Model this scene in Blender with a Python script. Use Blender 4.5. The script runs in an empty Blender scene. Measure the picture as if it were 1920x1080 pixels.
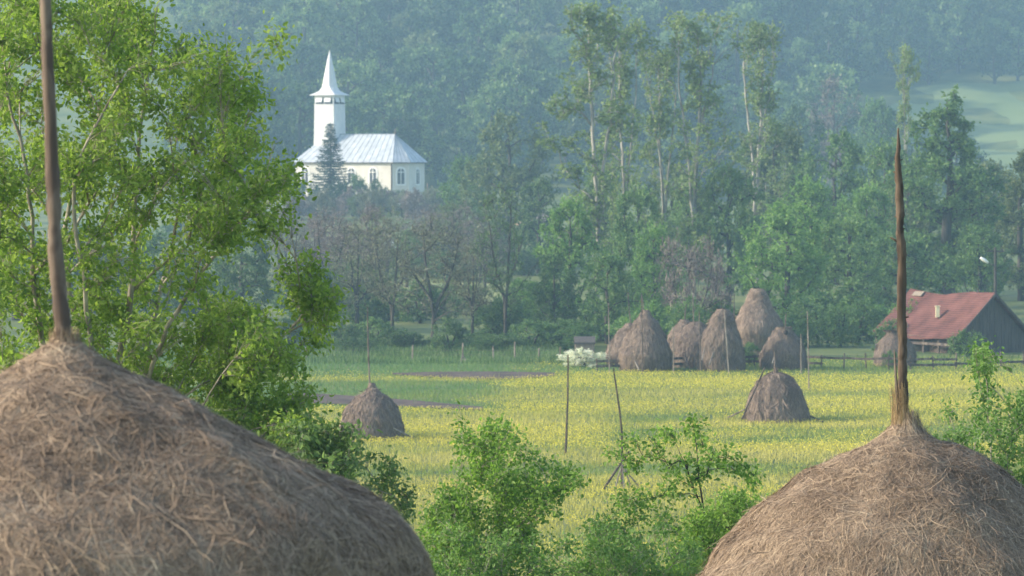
import bpy, math, random
import numpy as np
from mathutils import Matrix, Vector

SC = bpy.context.scene
COL = SC.collection
R = math.radians

# ------------------------------------------------------------------ camera
CAM_H, FPX, PITCH = 13.7, 7292.0, R(1.964)
cam = bpy.data.cameras.new("camera")
cam.sensor_width = 36.0
cam.lens = 36.0 * FPX / 1920.0
cam.clip_start, cam.clip_end = 0.5, 4000
cam.dof.use_dof = True
cam.dof.focus_distance = 56.0
cam.dof.aperture_fstop = 5.4
cam_o = bpy.data.objects.new("camera", cam)
COL.objects.link(cam_o)
cam_o.location = (0, 0, CAM_H)
cam_o.rotation_euler = (math.pi / 2 - PITCH, 0, 0)
SC.camera = cam_o

# ------------------------------------------------------------------ world, sun, exposure
SUN_EL, SUN_AZ = 26.0, 86.0            # azimuth measured from the direction back to the camera, towards -x
sd = Vector((-math.sin(R(SUN_AZ)) * math.cos(R(SUN_EL)), -math.cos(R(SUN_AZ)) * math.cos(R(SUN_EL)), math.sin(R(SUN_EL))))
W = bpy.data.worlds.new("World")
SC.world = W
W.use_nodes = True
nt = W.node_tree
sky = nt.nodes.new("ShaderNodeTexSky")
sky.sky_type = 'NISHITA'
sky.sun_disc = False
sky.sun_elevation = R(SUN_EL)
sky.sun_rotation = math.atan2(sd.x, sd.y)
sky.air_density, sky.dust_density = 1.2, 2.0
nt.links.new(sky.outputs[0], nt.nodes["Background"].inputs[0])
nt.nodes["Background"].inputs[1].default_value = 0.15
sun = bpy.data.lights.new("sun", 'SUN')
sun.energy, sun.angle, sun.color = 2.9, R(2.0), (1.0, 0.89, 0.74)
sun_o = bpy.data.objects.new("sun", sun)
COL.objects.link(sun_o)
sun_o.location = (-60, 0, 80)
sun_o.rotation_euler = sd.to_track_quat('Z', 'Y').to_euler()
SC.view_settings.view_transform = 'Standard'
SC.view_settings.look = 'None'
SC.view_settings.gamma = 1
SC.view_settings.exposure = 1.13
cy = SC.cycles
cy.use_denoising = True
cy.max_bounces, cy.diffuse_bounces, cy.glossy_bounces = 7, 4, 2
cy.transmission_bounces, cy.volume_bounces, cy.transparent_max_bounces = 4, 1, 8
cy.caustics_reflective = cy.caustics_refractive = False

# ------------------------------------------------------------------ helpers
def at(px, py, d):
    """point seen at full-size photo pixel (px, py) at the depth d metres"""
    u, v = (px - 960) / FPX, (540 - py) / FPX
    ca, sa = math.cos(PITCH), math.sin(PITCH)
    y, z = ca + v * sa, -sa + v * ca
    t = d / y
    return Vector((u * t, d, CAM_H + z * t))

def gd(py):
    """depth at which the flat field (z = 0) is seen at row py"""
    v = (540 - py) / FPX
    ca, sa = math.cos(PITCH), math.sin(PITCH)
    return CAM_H / (sa - v * ca) * (ca + v * sa)

PROF_Y = [-60, -20, 0, 22, 37, 48, 60, 85, 110, 300, 400, 560, 660, 700, 760, 900, 1100, 1300]
PROF_Z = [13, 12.6, 12.0, 9.0, 7.5, 6.4, 5.2, 2.2, 0, 0, 0.3, 4.2, 5.2, 6.5, 13, 43, 84, 118]
def smooth(a, b, x):
    t = np.clip((x - a) / (b - a), 0, 1)
    return t * t * (3 - 2 * t)
def H(x, y):
    x, y = np.asarray(x, float), np.asarray(y, float)
    ys = np.where(y > 560, np.maximum(560, y - 85 * smooth(15, 95, x) * smooth(560, 700, y)), y)
    z = np.interp(ys, PROF_Y, PROF_Z)
    n = np.sin(x * .043 + 1.3) * np.sin(y * .037) + .6 * np.sin(x * .09 - y * .07) + .4 * np.sin(x * .21 + y * .17)
    amp = np.interp(y, [-60, 60, 110, 300, 420, 700, 900], [.1, .15, .03, .03, .15, .5, 1.5])
    return z + n * amp

def snoise(P, scale, seed):
    """cheap smooth 3-D noise in about -1..1"""
    rg = np.random.default_rng(seed)
    out = np.zeros(len(P))
    for k in range(7):
        d = rg.normal(size=3)
        out += np.sin(P @ (d * scale) + rg.uniform(0, 6.28)) * .38
    return out

def mesh(name, V, faces, mat, tone=None, smooth_f=False, mat_idx=None):
    """faces: list of (m, k) int arrays"""
    me = bpy.data.meshes.new(name)
    V = np.asarray(V, np.float32)
    faces = [np.asarray(f, np.int32) for f in faces if len(f)]
    loops = np.concatenate([f.ravel() for f in faces])
    tot = np.concatenate([np.full(len(f), f.shape[1], np.int32) for f in faces])
    start = np.concatenate([[0], np.cumsum(tot)[:-1]]).astype(np.int32)
    me.vertices.add(len(V)); me.vertices.foreach_set("co", V.ravel())
    me.loops.add(len(loops)); me.loops.foreach_set("vertex_index", loops)
    me.polygons.add(len(tot)); me.polygons.foreach_set("loop_start", start)
    try: me.polygons.foreach_set("loop_total", tot)
    except Exception: pass
    me.polygons.foreach_set("use_smooth", np.full(len(tot), bool(smooth_f)))
    me.update(calc_edges=True)
    if tone is not None:
        a = me.attributes.new("tone", 'FLOAT', 'POINT')
        a.data.foreach_set("value", np.asarray(tone, np.float32))
    for m in (mat if isinstance(mat, (list, tuple)) else [mat]):
        me.materials.append(m)
    if mat_idx is not None:
        me.polygons.foreach_set("material_index", np.asarray(mat_idx, np.int32))
    me.validate()
    return me

def link(name, me, parent=None):
    o = bpy.data.objects.new(name, me)
    COL.objects.link(o)
    if parent is not None: o.parent = parent
    return o
def tag(o, label, cat, group=None):
    o["label"] = label; o["category"] = cat
    if group: o["group"] = group
    return o
def thing(name, label, cat, loc=(0, 0, 0), rz=0.0, group=None):
    o = bpy.data.objects.new(name, None)
    COL.objects.link(o)
    o.empty_display_size = .2
    o.location = loc; o.rotation_euler = (0, 0, rz)
    return tag(o, label, cat, group)
def kind(o, k):
    o["kind"] = k
    return o

class MB:
    def __init__(s): s.v = []; s.f = {}; s.n = 0; s.t = []
    def add(s, V, faces, tone=0.5):
        V = np.asarray(V, float)
        for f in faces:
            f = np.asarray(f, int)
            if len(f): s.f.setdefault(f.shape[1], []).append(f + s.n)
        s.v.append(V); s.n += len(V)
        s.t.append(np.full(len(V), tone) if np.isscalar(tone) else np.asarray(tone))
        return s
    def poly(s, pts): return s.add(pts, [[list(range(len(pts)))]])
    def box(s, c, size, rz=0.0, M=None):
        x, y, z = np.array(size) / 2
        V = np.array([[-x,-y,-z],[x,-y,-z],[x,y,-z],[-x,y,-z],[-x,-y,z],[x,-y,z],[x,y,z],[-x,y,z]])
        if rz:
            c_, s_ = math.cos(rz), math.sin(rz)
            V = V @ np.array([[c_, s_, 0], [-s_, c_, 0], [0, 0, 1]])
        V = V + np.array(c)
        return s.add(V, [[[3,2,1,0],[4,5,6,7],[0,1,5,4],[1,2,6,5],[2,3,7,6],[3,0,4,7]]])
    def prism(s, pts, off):
        """closed solid: polygon pts swept by the vector off"""
        a = np.array(pts, float); n = len(a); b = a + np.array(off)
        s.add(np.vstack([a, b]), [[list(range(n))[::-1]], [list(range(n, 2 * n))],
              [[i, (i + 1) % n, n + (i + 1) % n, n + i] for i in range(n)]])
        return s
    def tube(s, pts, rad, sides=6, tone=.5):
        s.add(*tube(pts, rad, sides), tone=tone); return s
    def build(s, name, mat, parent=None, smooth_f=False):
        me = mesh(name, np.vstack(s.v), [np.vstack(f) for f in s.f.values()], mat, np.concatenate(s.t), smooth_f)
        return link(name, me, parent)

def tube(pts, rad, sides=6):
    P = np.asarray(pts, float); n = len(P)
    rad = np.full(n, rad) if np.isscalar(rad) else np.asarray(rad, float)
    T = np.gradient(P, axis=0); T /= np.linalg.norm(T, axis=1, keepdims=True) + 1e-9
    ref = np.array([1., 0, 0]) if abs(T[:, 0]).mean() < .7 else np.array([0, 1., 0])
    A = np.cross(T, ref); A /= np.linalg.norm(A, axis=1, keepdims=True) + 1e-9
    B = np.cross(T, A)
    ang = np.linspace(0, 2 * np.pi, sides, endpoint=False)
    V = P[:, None] + rad[:, None, None] * (np.cos(ang)[None, :, None] * A[:, None] + np.sin(ang)[None, :, None] * B[:, None])
    i = np.arange(n - 1)[:, None] * sides; j = np.arange(sides)[None]; k = (j + 1) % sides
    F = np.stack([i + j, i + k, i + sides + k, i + sides + j], -1).reshape(-1, 4)
    V = V.reshape(-1, 3)
    V = np.vstack([V, P[:1], P[-1:]])
    b, t = len(V) - 2, len(V) - 1
    jj = np.arange(sides); kk = (jj + 1) % sides; l = (n - 1) * sides
    F3 = np.vstack([np.stack([kk, jj, np.full(sides, b)], 1), np.stack([l + jj, l + kk, np.full(sides, t)], 1)])
    return V, [F, F3]

# ------------------------------------------------------------------ materials
def mat(name):
    m = bpy.data.materials.new(name); m.use_nodes = True
    n = m.node_tree.nodes; b = n["Principled BSDF"]
    b.inputs["Roughness"].default_value = .85
    b.inputs["Specular IOR Level"].default_value = .2
    return m, m.node_tree, b
def nd(t, typ, **kw):
    x = t.nodes.new("ShaderNode" + typ)
    for k, v in kw.items(): setattr(x, k, v)
    return x
def ramp(t, fac, stops):
    r = nd(t, "ValToRGB")
    e = r.color_ramp.elements
    e[0].position, e[0].color = stops[0][0], (*stops[0][1], 1)
    e[1].position, e[1].color = stops[-1][0], (*stops[-1][1], 1)
    for p, c in stops[1:-1]:
        x = e.new(p); x.color = (*c, 1)
    t.links.new(fac, r.inputs[0])
    return r.outputs[0]
def noise(t, scale, detail=4, coord="Object", stretch=(1, 1, 1), rough=.55, dist=0.0):
    tc = nd(t, "TexCoord"); mp = nd(t, "Mapping"); n = nd(t, "TexNoise")
    mp.inputs["Scale"].default_value = stretch
    n.inputs["Scale"].default_value, n.inputs["Detail"].default_value = scale, detail
    n.inputs["Roughness"].default_value, n.inputs["Distortion"].default_value = rough, dist
    t.links.new(tc.outputs[coord], mp.inputs[0]); t.links.new(mp.outputs[0], n.inputs["Vector"])
    return n.outputs["Fac"]
def math_n(t, op, a, b):
    m = nd(t, "Math", operation=op)
    for i, q in enumerate((a, b)):
        if isinstance(q, (int, float)): m.inputs[i].default_value = q
        else: t.links.new(q, m.inputs[i])
    return m.outputs[0]
def mixc(t, fac, a, b):
    m = nd(t, "Mix", data_type='RGBA')
    for i, q in ((0, fac), (6, a), (7, b)):
        if isinstance(q, (int, float)): m.inputs[i].default_value = q
        elif isinstance(q, tuple): m.inputs[i].default_value = (*q, 1)
        else: t.links.new(q, m.inputs[i])
    return m.outputs[2]
def attr(t, name="tone"):
    a = nd(t, "Attribute"); a.attribute_name = name
    return a.outputs["Fac"]
def bump(t, b, h, strength=.4, dist=.02):
    n = nd(t, "Bump"); n.inputs["Strength"].default_value = strength; n.inputs["Distance"].default_value = dist
    t.links.new(h, n.inputs["Height"]); t.links.new(n.outputs[0], b.inputs["Normal"])

def leaf_mat(name, lo, mid, hi, trans=.35, rough=.55, vary=.35):
    m, t, b = mat(name)
    f = attr(t)
    oi = nd(t, "ObjectInfo")
    f2 = math_n(t, 'ADD', f, math_n(t, 'MULTIPLY', math_n(t, 'SUBTRACT', oi.outputs["Random"], .5), vary))
    c = ramp(t, f2, [(0.05, lo), (.5, mid), (.95, hi)])
    t.links.new(c, b.inputs["Base Color"]); b.inputs["Roughness"].default_value = rough
    b.inputs["Specular IOR Level"].default_value = .3
    tr = nd(t, "BsdfTranslucent"); mx = nd(t, "MixShader"); mx.inputs[0].default_value = trans
    hs = nd(t, "HueSaturation"); hs.inputs["Value"].default_value = 1.5; hs.inputs["Saturation"].default_value = 1.1
    t.links.new(c, hs.inputs["Color"]); t.links.new(hs.outputs[0], tr.inputs[0])
    t.links.new(b.outputs[0], mx.inputs[1]); t.links.new(tr.outputs[0], mx.inputs[2])
    t.links.new(mx.outputs[0], t.nodes["Material Output"].inputs[0])
    return m
def noise_mat(name, stops, scale, detail=5, stretch=(1, 1, 1), rough=.85, bmp=0.0, bd=.02, dist=0.0, spec=.2, metal=0.0):
    m, t, b = mat(name)
    n = noise(t, scale, detail, "Object", stretch, dist=dist)
    t.links.new(ramp(t, n, stops), b.inputs["Base Color"])
    b.inputs["Roughness"].default_value = rough; b.inputs["Specular IOR Level"].default_value = spec
    b.inputs["Metallic"].default_value = metal
    if bmp: bump(t, b, n, bmp, bd)
    return m

M = {}
M["leaf_near"] = leaf_mat("fresh_leaf", (.085, .155, .028), (.175, .27, .05), (.27, .365, .085), .52)
M["leaf_bush"] = leaf_mat("bush_leaf", (.085, .16, .03), (.15, .265, .05), (.24, .36, .085), .5)
M["leaf_sage"] = leaf_mat("sage_leaf", (.09, .15, .045), (.15, .24, .075), (.24, .34, .13), .42)
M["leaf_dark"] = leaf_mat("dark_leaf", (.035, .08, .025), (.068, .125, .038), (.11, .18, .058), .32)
M["leaf_mid"] = leaf_mat("green_leaf", (.05, .11, .03), (.105, .185, .055), (.17, .265, .085), .38)
M["leaf_pale"] = leaf_mat("pale_leaf", (.07, .15, .03), (.13, .24, .055), (.2, .32, .09), .4)
M["leaf_olive"] = leaf_mat("olive_leaf", (.06, .095, .03), (.105, .145, .05), (.16, .2, .075), .3)
M["leaf_poplar"] = leaf_mat("poplar_leaf", (.10, .155, .055), (.17, .235, .08), (.23, .31, .12), .45)
M["leaf_hill"] = leaf_mat("hill_leaf", (.018, .045, .016), (.06, .115, .035), (.16, .24, .075), .3, vary=1.2)
M["twig_grey"] = leaf_mat("grey_twig", (.09, .095, .06), (.15, .16, .10), (.21, .23, .14), .25)
M["twig_purple"] = leaf_mat("purple_twig", (.11, .09, .085), (.18, .145, .13), (.25, .21, .185), .2)
M["blossom"] = leaf_mat("blossom", (.4, .46, .3), (.7, .72, .55), (.85, .85, .75), .3)
M["needle"] = leaf_mat("needle", (.012, .03, .018), (.025, .05, .03), (.04, .075, .045), .15)
M["bark_pale"] = noise_mat("pale_bark", [(.3, (.12, .11, .09)), (.5, (.27, .26, .23)), (.7, (.42, .41, .37))], 2.0, 5, (1, 1, .5))
M["bark_dark"] = noise_mat("dark_bark", [(.3, (.025, .022, .02)), (.7, (.09, .08, .07))], 3.0, 5, (1, 1, .3))
M["bark_near"] = noise_mat("near_bark", [(.3, (.13, .11, .08)), (.55, (.34, .31, .25)), (.75, (.5, .47, .4))], 9.0, 5, (1, 1, .3), bmp=.5, bd=.01)

def pole_mat(name, dark, mid, light, sc=9.0):
    m, t, b = mat(name)
    n1 = noise(t, sc, 6, "Object", (1, 1, .12), .65, .6)
    n2 = noise(t, sc * .35, 3, "Object", (1, 1, .5), .5, 1.0)
    c = ramp(t, n1, [(.28, dark), (.5, mid), (.72, light)])
    pz = ramp(t, n2, [(.5, (0, 0, 0)), (.55, (1, 1, 1))])
    c2 = mixc(t, math_n(t, 'MULTIPLY', pz, .75), c, dark)
    t.links.new(c2, b.inputs["Base Color"]); bump(t, b, n1, .7, .012)
    return m
M["pole"] = pole_mat("weathered_pole", (.03, .023, .02), (.095, .07, .052), (.19, .148, .108))
M["pole_brown"] = pole_mat("brown_pole", (.075, .055, .045), (.15, .115, .09), (.25, .2, .155))
M["pole_grey"] = pole_mat("grey_pole", (.05, .04, .035), (.14, .11, .09), (.26, .22, .18), 5.0)
M["pole_light"] = pole_mat("light_pole", (.12, .10, .08), (.26, .22, .18), (.42, .38, .32), 5.0)

def hay_mat(name, stops, sc=3.0):
    m, t, b = mat(name)
    n = noise(t, sc, 5, "Object", (1, 1, .6))
    f = math_n(t, 'ADD', math_n(t, 'MULTIPLY', attr(t), .62), math_n(t, 'MULTIPLY', math_n(t, 'SUBTRACT', n, .3), .75))
    t.links.new(ramp(t, f, stops), b.inputs["Base Color"])
    b.inputs["Roughness"].default_value = .7; b.inputs["Specular IOR Level"].default_value = .25
    return m
M["hay"] = hay_mat("hay", [(.06, (.10, .067, .043)), (.42, (.26, .19, .13)), (.68, (.385, .292, .2)), (.98, (.58, .47, .33))], 1.8)
M["hay_far"] = hay_mat("aged_hay", [(.12, (.10, .072, .056)), (.5, (.2, .147, .112)), (.95, (.32, .245, .185))], 1.2)
M["hay_red"] = hay_mat("brown_hay", [(.12, (.12, .086, .064)), (.5, (.255, .185, .138)), (.95, (.38, .295, .22))], 1.2)
M["straw"] = hay_mat("straw", [(.1, (.13, .09, .045)), (.5, (.33, .235, .125)), (.95, (.55, .43, .25))], 4.0)

def grass_mat():
    m, t, b = mat("meadow_grass")
    n = noise(t, .05, 4, "Object", (.45, 1.6, 1), .6)
    f = math_n(t, 'ADD', math_n(t, 'MULTIPLY', attr(t), .45), math_n(t, 'MULTIPLY', n, .75))
    c = ramp(t, f, [(.2, (.13, .24, .075)), (.46, (.25, .31, .07)), (.62, (.42, .41, .085)), (.9, (.54, .49, .15))])
    t.links.new(c, b.inputs["Base Color"])
    tr = nd(t, "BsdfTranslucent"); mx = nd(t, "MixShader"); mx.inputs[0].default_value = .35
    t.links.new(c, tr.inputs[0])
    t.links.new(b.outputs[0], mx.inputs[1]); t.links.new(tr.outputs[0], mx.inputs[2])
    t.links.new(mx.outputs[0], t.nodes["Material Output"].inputs[0])
    return m
M["grass"] = grass_mat()
M["weed"] = leaf_mat("weed", (.05, .10, .03), (.095, .165, .05), (.15, .22, .075), .35)
M["flower"] = leaf_mat("buttercup", (.5, .45, .04), (.66, .58, .06), (.75, .66, .1), .3)
M["ground"] = noise_mat("ground", [(.3, (.05, .085, .025)), (.5, (.11, .14, .04)), (.7, (.18, .19, .06))], .12, 8)
M["hill_meadow"] = noise_mat("hill_meadow", [(.3, (.13, .18, .065)), (.7, (.19, .235, .09))], .03, 6)
M["dry_field"] = noise_mat("dry_field", [(.3, (.16, .2, .07)), (.7, (.3, .3, .12))], .1, 6)
M["soil"] = noise_mat("soil", [(.3, (.05, .035, .03)), (.7, (.13, .09, .075))], .8, 6, bmp=.5, bd=.05)

# ------------------------------------------------------------------ ground
def build_ground():
    ys = np.concatenate([np.linspace(-40, 120, 65), np.linspace(126, 420, 60), np.linspace(430, 1150, 74)])
    xs = np.concatenate([np.linspace(-340, -70, 19), np.linspace(-64, 64, 65), np.linspace(70, 340, 19)])
    X, Y = np.meshgrid(xs, ys)
    V = np.stack([X, Y, H(X, Y)], -1).reshape(-1, 3)
    ny, nx = X.shape
    i = np.arange(ny - 1)[:, None] * nx; j = np.arange(nx - 1)[None]
    F = np.stack([i + j, i + j + 1, i + nx + j + 1, i + nx + j], -1).reshape(-1, 4)
    kind(link("ground", mesh("ground", V, [F], M["ground"], smooth_f=True)), "structure")
build_ground()
def sheet(name, outline_fn, ys, m, lift, nx=24):
    """strip of land following the ground; outline_fn(y) -> (x0, x1)"""
    V = []
    for y in ys:
        x0, x1 = outline_fn(y)
        xs = np.linspace(x0, x1, nx)
        V.append(np.stack([xs, np.full(nx, y), H(xs, y) + lift], 1))
    V = np.vstack(V)
    i = np.arange(len(ys) - 1)[:, None] * nx; j = np.arange(nx - 1)[None]
    F = np.stack([i + j, i + j + 1, i + nx + j + 1, i + nx + j], -1).reshape(-1, 4)
    return kind(link(name, mesh(name, V, [F], m, smooth_f=True)), "structure")
HM = (62, 300, 735, 925)
sheet("hillside_meadow", lambda y: (HM[0] + 12 * math.sin(y * .05) + (y - 735) * .10, 150), np.linspace(HM[2], HM[3], 50), M["hill_meadow"], .35, 40)
STRIPS = [[(735, 702.5, 704.5), (800, 700, 709), (880, 699, 713), (960, 699, 713), (1040, 701, 707)],
          [(540, 738, 757), (600, 741, 759), (700, 747, 763), (800, 755, 767), (905, 765, 771)]]
def strip(pts):
    """ploughed strip: (px, far row, near row) picked on the flat field, laid out in metres"""
    px = np.linspace(pts[0][0], pts[-1][0], 40); q = np.array(pts, float)
    V = []
    for x in px:
        f, n = np.interp(x, q[:, 0], q[:, 1]), np.interp(x, q[:, 0], q[:, 2])
        for k in np.linspace(0, 1, 9):
            d = gd(f + (n - f) * k); X = at(x, f + (n - f) * k, d).x
            V.append((X, d, float(H(X, d)) + .06))
    i = np.arange(39)[:, None] * 9; j = np.arange(8)[None]
    F = np.stack([i + j, i + j + 1, i + 9 + j + 1, i + 9 + j], -1).reshape(-1, 4)
    kind(link("ploughed_soil", mesh("ploughed_soil", V, [F], M["soil"])), "structure")
for p in STRIPS: strip(p)
sheet("distant_field", lambda y: (at(700, 560, y).x, at(960, 560, y).x), np.linspace(352, 400, 20), M["dry_field"], .12)

# ------------------------------------------------------------------ meadow grass and flowers (uncountable)
ROWS = np.linspace(640, 1600, 400); ROWD = np.array([gd(r) for r in ROWS])
def in_strip(x, y):
    py = np.interp(-y, -ROWD, ROWS); px = 960 + FPX * x / y
    out = np.zeros(len(x), bool)
    for p in STRIPS:
        q = np.array(p, float)
        out |= (px > q[0, 0]) & (px < q[-1, 0]) & (py > np.interp(px, q[:, 0], q[:, 1])) & (py < np.interp(px, q[:, 0], q[:, 2]) + 1)
    return out
def meadow():
    rg = np.random.default_rng(5)
    def pts(n, y0, y1, pw=1.0):
        y = y0 + (y1 - y0) * rg.random(n) ** pw
        x = rg.uniform(-1, 1, n) * (y * .142 + 4)
        return x, y
    def green_zone(x, y):
        """0..1: the greener strips of the meadow, left of the open flowering part"""
        py = np.interp(-y, -ROWD, ROWS); px = 960 + FPX * x / y
        w = 30 * np.sin(py * .21) + 22 * np.sin(px * .02 + py * .13)
        a = smooth(1010, 860, px + w + (py - 740) * 1.2) * smooth(714, 720, py + w * .06) * smooth(772, 764, py - (px - 700) * .02)
        b = smooth(1030, 980, px + w) * smooth(708, 700, py)
        c = .75 * smooth(706, 694, py + w * .06)
        d = .8 * smooth(30, 0, np.abs(py - 812 + w * .3)) * smooth(1080, 1200, px) + .75 * smooth(18, 0, np.abs(py - 885 + w * .2))
        return np.clip(np.maximum.reduce([a, b, c, d]), 0, 1)
    def blades(x, y, h, w, tone, name, m):
        n = len(x)
        z = H(x, y)
        a = rg.uniform(0, np.pi, n); lean = rg.normal(0, .25, (n, 2)) * h[:, None]
        dx, dy = np.cos(a) * w / 2, np.sin(a) * w / 2
        V = np.empty((n, 3, 3))
        V[:, 0] = np.stack([x - dx, y - dy, z - .02], 1)
        V[:, 1] = np.stack([x + dx, y + dy, z - .02], 1)
        V[:, 2] = np.stack([x + lean[:, 0], y + lean[:, 1], z + h], 1)
        return mesh(name, V.reshape(-1, 3), [np.arange(n * 3).reshape(-1, 3)], m, np.repeat(tone, 3))
    x, y = pts(420000, 92, 262, .9)
    keep = ~in_strip(x, y) | (rg.random(len(x)) < .06)
    x, y = x[keep], y[keep]
    n = len(x)
    P = np.stack([x * .5, y * 1.0, np.zeros(n)], 1)
    patch = snoise(P, .16, 3) * .5 + snoise(P, .5, 4) * .3
    g = green_zone(x, y)
    tone = np.clip(.56 + .42 * patch + rg.normal(0, .16, n) - .85 * g, -.5, 1.2)
    h = rg.uniform(.10, .25, n) * (1 + .2 * patch)
    kind(link("meadow_grass", blades(x, y, h, rg.uniform(.03, .06, n), tone, "meadow_grass", M["grass"])), "stuff")
    # flowers
    x, y = pts(480000, 95, 258, .8)
    P = np.stack([x * .35, y * 1.3, np.zeros(len(x))], 1)
    dens = snoise(P, .14, 11) + .7 * snoise(P, .42, 12) + .75 * smooth(130, 250, y)
    keep = (rg.random(len(x)) < np.clip(.08 + .6 * dens, 0.01, .9) * (1 - green_zone(x, y) * 1.05)) & ~in_strip(x, y)
    x, y = x[keep], y[keep]; n = len(x)
    z = H(x, y) + rg.uniform(.14, .27, n); s = rg.uniform(.010, .021, n)
    a = rg.uniform(0, 6.28, n)
    V = np.empty((n, 4, 3))
    for k, (u, v) in enumerate(((-1, -1), (1, -1), (1, 1), (-1, 1))):
        V[:, k] = np.stack([x + s * u * np.cos(a), y + s * u * np.sin(a) + s * .3 * v, z + s * v * .8], 1)
    kind(link("meadow_flowers", mesh("meadow_flowers", V.reshape(-1, 3), [np.arange(n * 4).reshape(-1, 4)], M["flower"], np.repeat(rg.random(n), 4))), "stuff")
    # taller green weeds along the fence and field edge
    x, y = pts(60000, 249, 272, 1.0)
    left = x < at(1060, 690, 250).x
    keep = (left & (y > 254)) | (~left & (rg.random(len(x)) < .35) & (y > 247 + 6 * rg.random(len(x))) & (y < 262))
    x, y = x[keep], y[keep]; n = len(x)
    P = np.stack([x, y * .5, np.zeros(n)], 1)
    h = rg.uniform(.2, .55, n) * (1 + .45 * snoise(P, .7, 21)).clip(.3, 2) * np.where(x > at(1060, 690, 250).x, .45, 1)
    kind(link("tall_weeds", blades(x, y, h, rg.uniform(.05, .1, n), rg.random(n), "tall_weeds", M["weed"])), "stuff")
    # rough grass on the bank before the meadow
    x = rg.uniform(-13, 13, 60000); y = rg.uniform(40, 100, 60000)
    n = len(x)
    kind(link("bank_grass", blades(x, y, rg.uniform(.25, .8, n), rg.uniform(.012, .025, n), rg.random(n), "bank_grass", M["weed"])), "stuff")
meadow()

# ------------------------------------------------------------------ haystacks
def hay_strands(rg, prof, n, L, w, lift, disp, hmax, top_rand=70, low_rand=24, front=None):
    hs, rs = prof[:, 0], prof[:, 1]
    s_arc = np.concatenate([[0], np.cumsum(np.hypot(np.diff(hs), np.diff(rs)))])
    hh = np.linspace(0, hmax, 200); rr = np.interp(hh, hs, rs)
    ss = np.interp(hh, hs, s_arc)
    wgt = np.gradient(ss) * (rr + .03); cdf = np.cumsum(wgt) / wgt.sum()
    h = np.interp(rg.random(n), cdf, hh)
    th = rg.uniform(0, 2 * np.pi, n) if front is None else np.where(rg.random(n) < front, rg.uniform(np.pi, 2 * np.pi, n), rg.uniform(0, np.pi, n))
    k = smooth(0, hmax * .55, h)
    psi = rg.normal(0, 1, n) * np.radians(top_rand * (1 - k) + low_rand * k)
    ln = L * rg.uniform(.5, 1.5, n)
    s = np.interp(h, hs, s_arc)
    curv = rg.normal(0, .15, n)
    seg = 3
    pts, nor = [], []
    o1 = np.abs(rg.normal(0, 1, n)) * lift + .004
    o2 = np.abs(rg.normal(0, 1, n)) * lift * rg.choice([.6, 2.5, 6.5], n, p=[.84, .135, .025])
    for i in range(seg + 1):
        hc = np.interp(s, s_arc, hs); r = np.interp(s, s_arc, rs)
        p, nn = surf(hc, r, th, prof, disp)
        u = i / seg
        off = o1 * (1 - u) + o2 * u + lift * .6 * np.sin(u * np.pi)
        pts.append(p + nn * off[:, None]); nor.append(nn)
        s = np.clip(s + np.cos(psi) * ln / seg, .01, s_arc[-1] - .001)
        th = th + np.sin(psi) * ln / seg / np.maximum(r, .08)
        psi = psi + curv
    pts = np.stack(pts, 1); nor = np.stack(nor, 1)
    T = np.gradient(pts, axis=1); side = np.cross(T, nor); side /= np.linalg.norm(side, axis=2, keepdims=True) + 1e-9
    # twist the ribbon a little so that it does not lie dead flat
    side = side + nor * rg.normal(0, .35, n)[:, None, None]
    ww = (w * rg.uniform(.6, 1.4, n))[:, None, None] * np.array([.8, 1, .9, .4])[None, :, None]
    V = np.stack([pts - side * ww / 2, pts + side * ww / 2], 2).reshape(n, -1, 3)
    base = np.arange(n)[:, None, None] * (2 * (seg + 1)) + (np.arange(seg) * 2)[None, :, None]
    F = (base + np.array([0, 1, 3, 2])[None, None]).reshape(-1, 4)
    tone = np.clip(rg.normal(.48, .28, n), 0, 1.2)
    return V.reshape(-1, 3), F, np.repeat(tone, 2 * (seg + 1))
def surf(h, r, th, prof, disp):
    sl = np.gradient(prof[:, 1], prof[:, 0]); m = np.interp(h, prof[:, 0], sl)
    nn = np.stack([np.cos(th), np.sin(th), m], -1); nn /= np.linalg.norm(nn, axis=-1, keepdims=True)
    p = np.stack([r * np.cos(th), r * np.sin(th), -h], -1)
    f = disp(p) * np.clip(r / .5, .1, 1)
    return p + nn * f[:, None], nn
def smooth_prof(prof, n=60):
    prof = np.array(prof, float)
    h = np.linspace(prof[0, 0], prof[-1, 0], n)
    r = np.interp(h, prof[:, 0], prof[:, 1])
    k = np.array([1, 2, 3, 2, 1.]) / 9
    r2 = np.convolve(np.pad(r, 2, mode='edge'), k, 'valid'); r2[0] = r[0]; r2[-1] = r[-1]
    return np.stack([h, r2], 1)
def hay_mesh(seed, prof, n, L, w, lift, bumps, m, rings=70, segs=110, **kw):
    rg = np.random.default_rng(seed)
    prof = smooth_prof(prof)
    disp = lambda p: sum(a * snoise(p, sc, seed * 7 + i) for i, (a, sc) in enumerate(bumps))
    hs = np.linspace(0, prof[-1, 0], rings); th = np.linspace(0, 2 * np.pi, segs, endpoint=False)
    Hh, Th = np.meshgrid(hs, th, indexing='ij')
    rr = np.interp(Hh.ravel(), prof[:, 0], prof[:, 1])
    V, _ = surf(Hh.ravel(), rr, Th.ravel(), prof, disp)
    i = np.arange(rings - 1)[:, None] * segs; j = np.arange(segs)[None]; k = (j + 1) % segs
    F = np.stack([i + segs + j, i + segs + k, i + k, i + j], -1).reshape(-1, 4)
    tone = np.clip(.22 + .12 * rg.normal(size=len(V)), 0, 1)  # base darker than the strands: shade in the gaps put into the colour
    V2, F2, t2 = hay_strands(rg, prof, n, L, w, lift, disp, prof[-1, 0], **kw)
    me = mesh("hay", np.vstack([V, V2]), [np.vstack([F, F2 + len(V)])], m, np.concatenate([tone, t2]), True)
    return me
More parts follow.
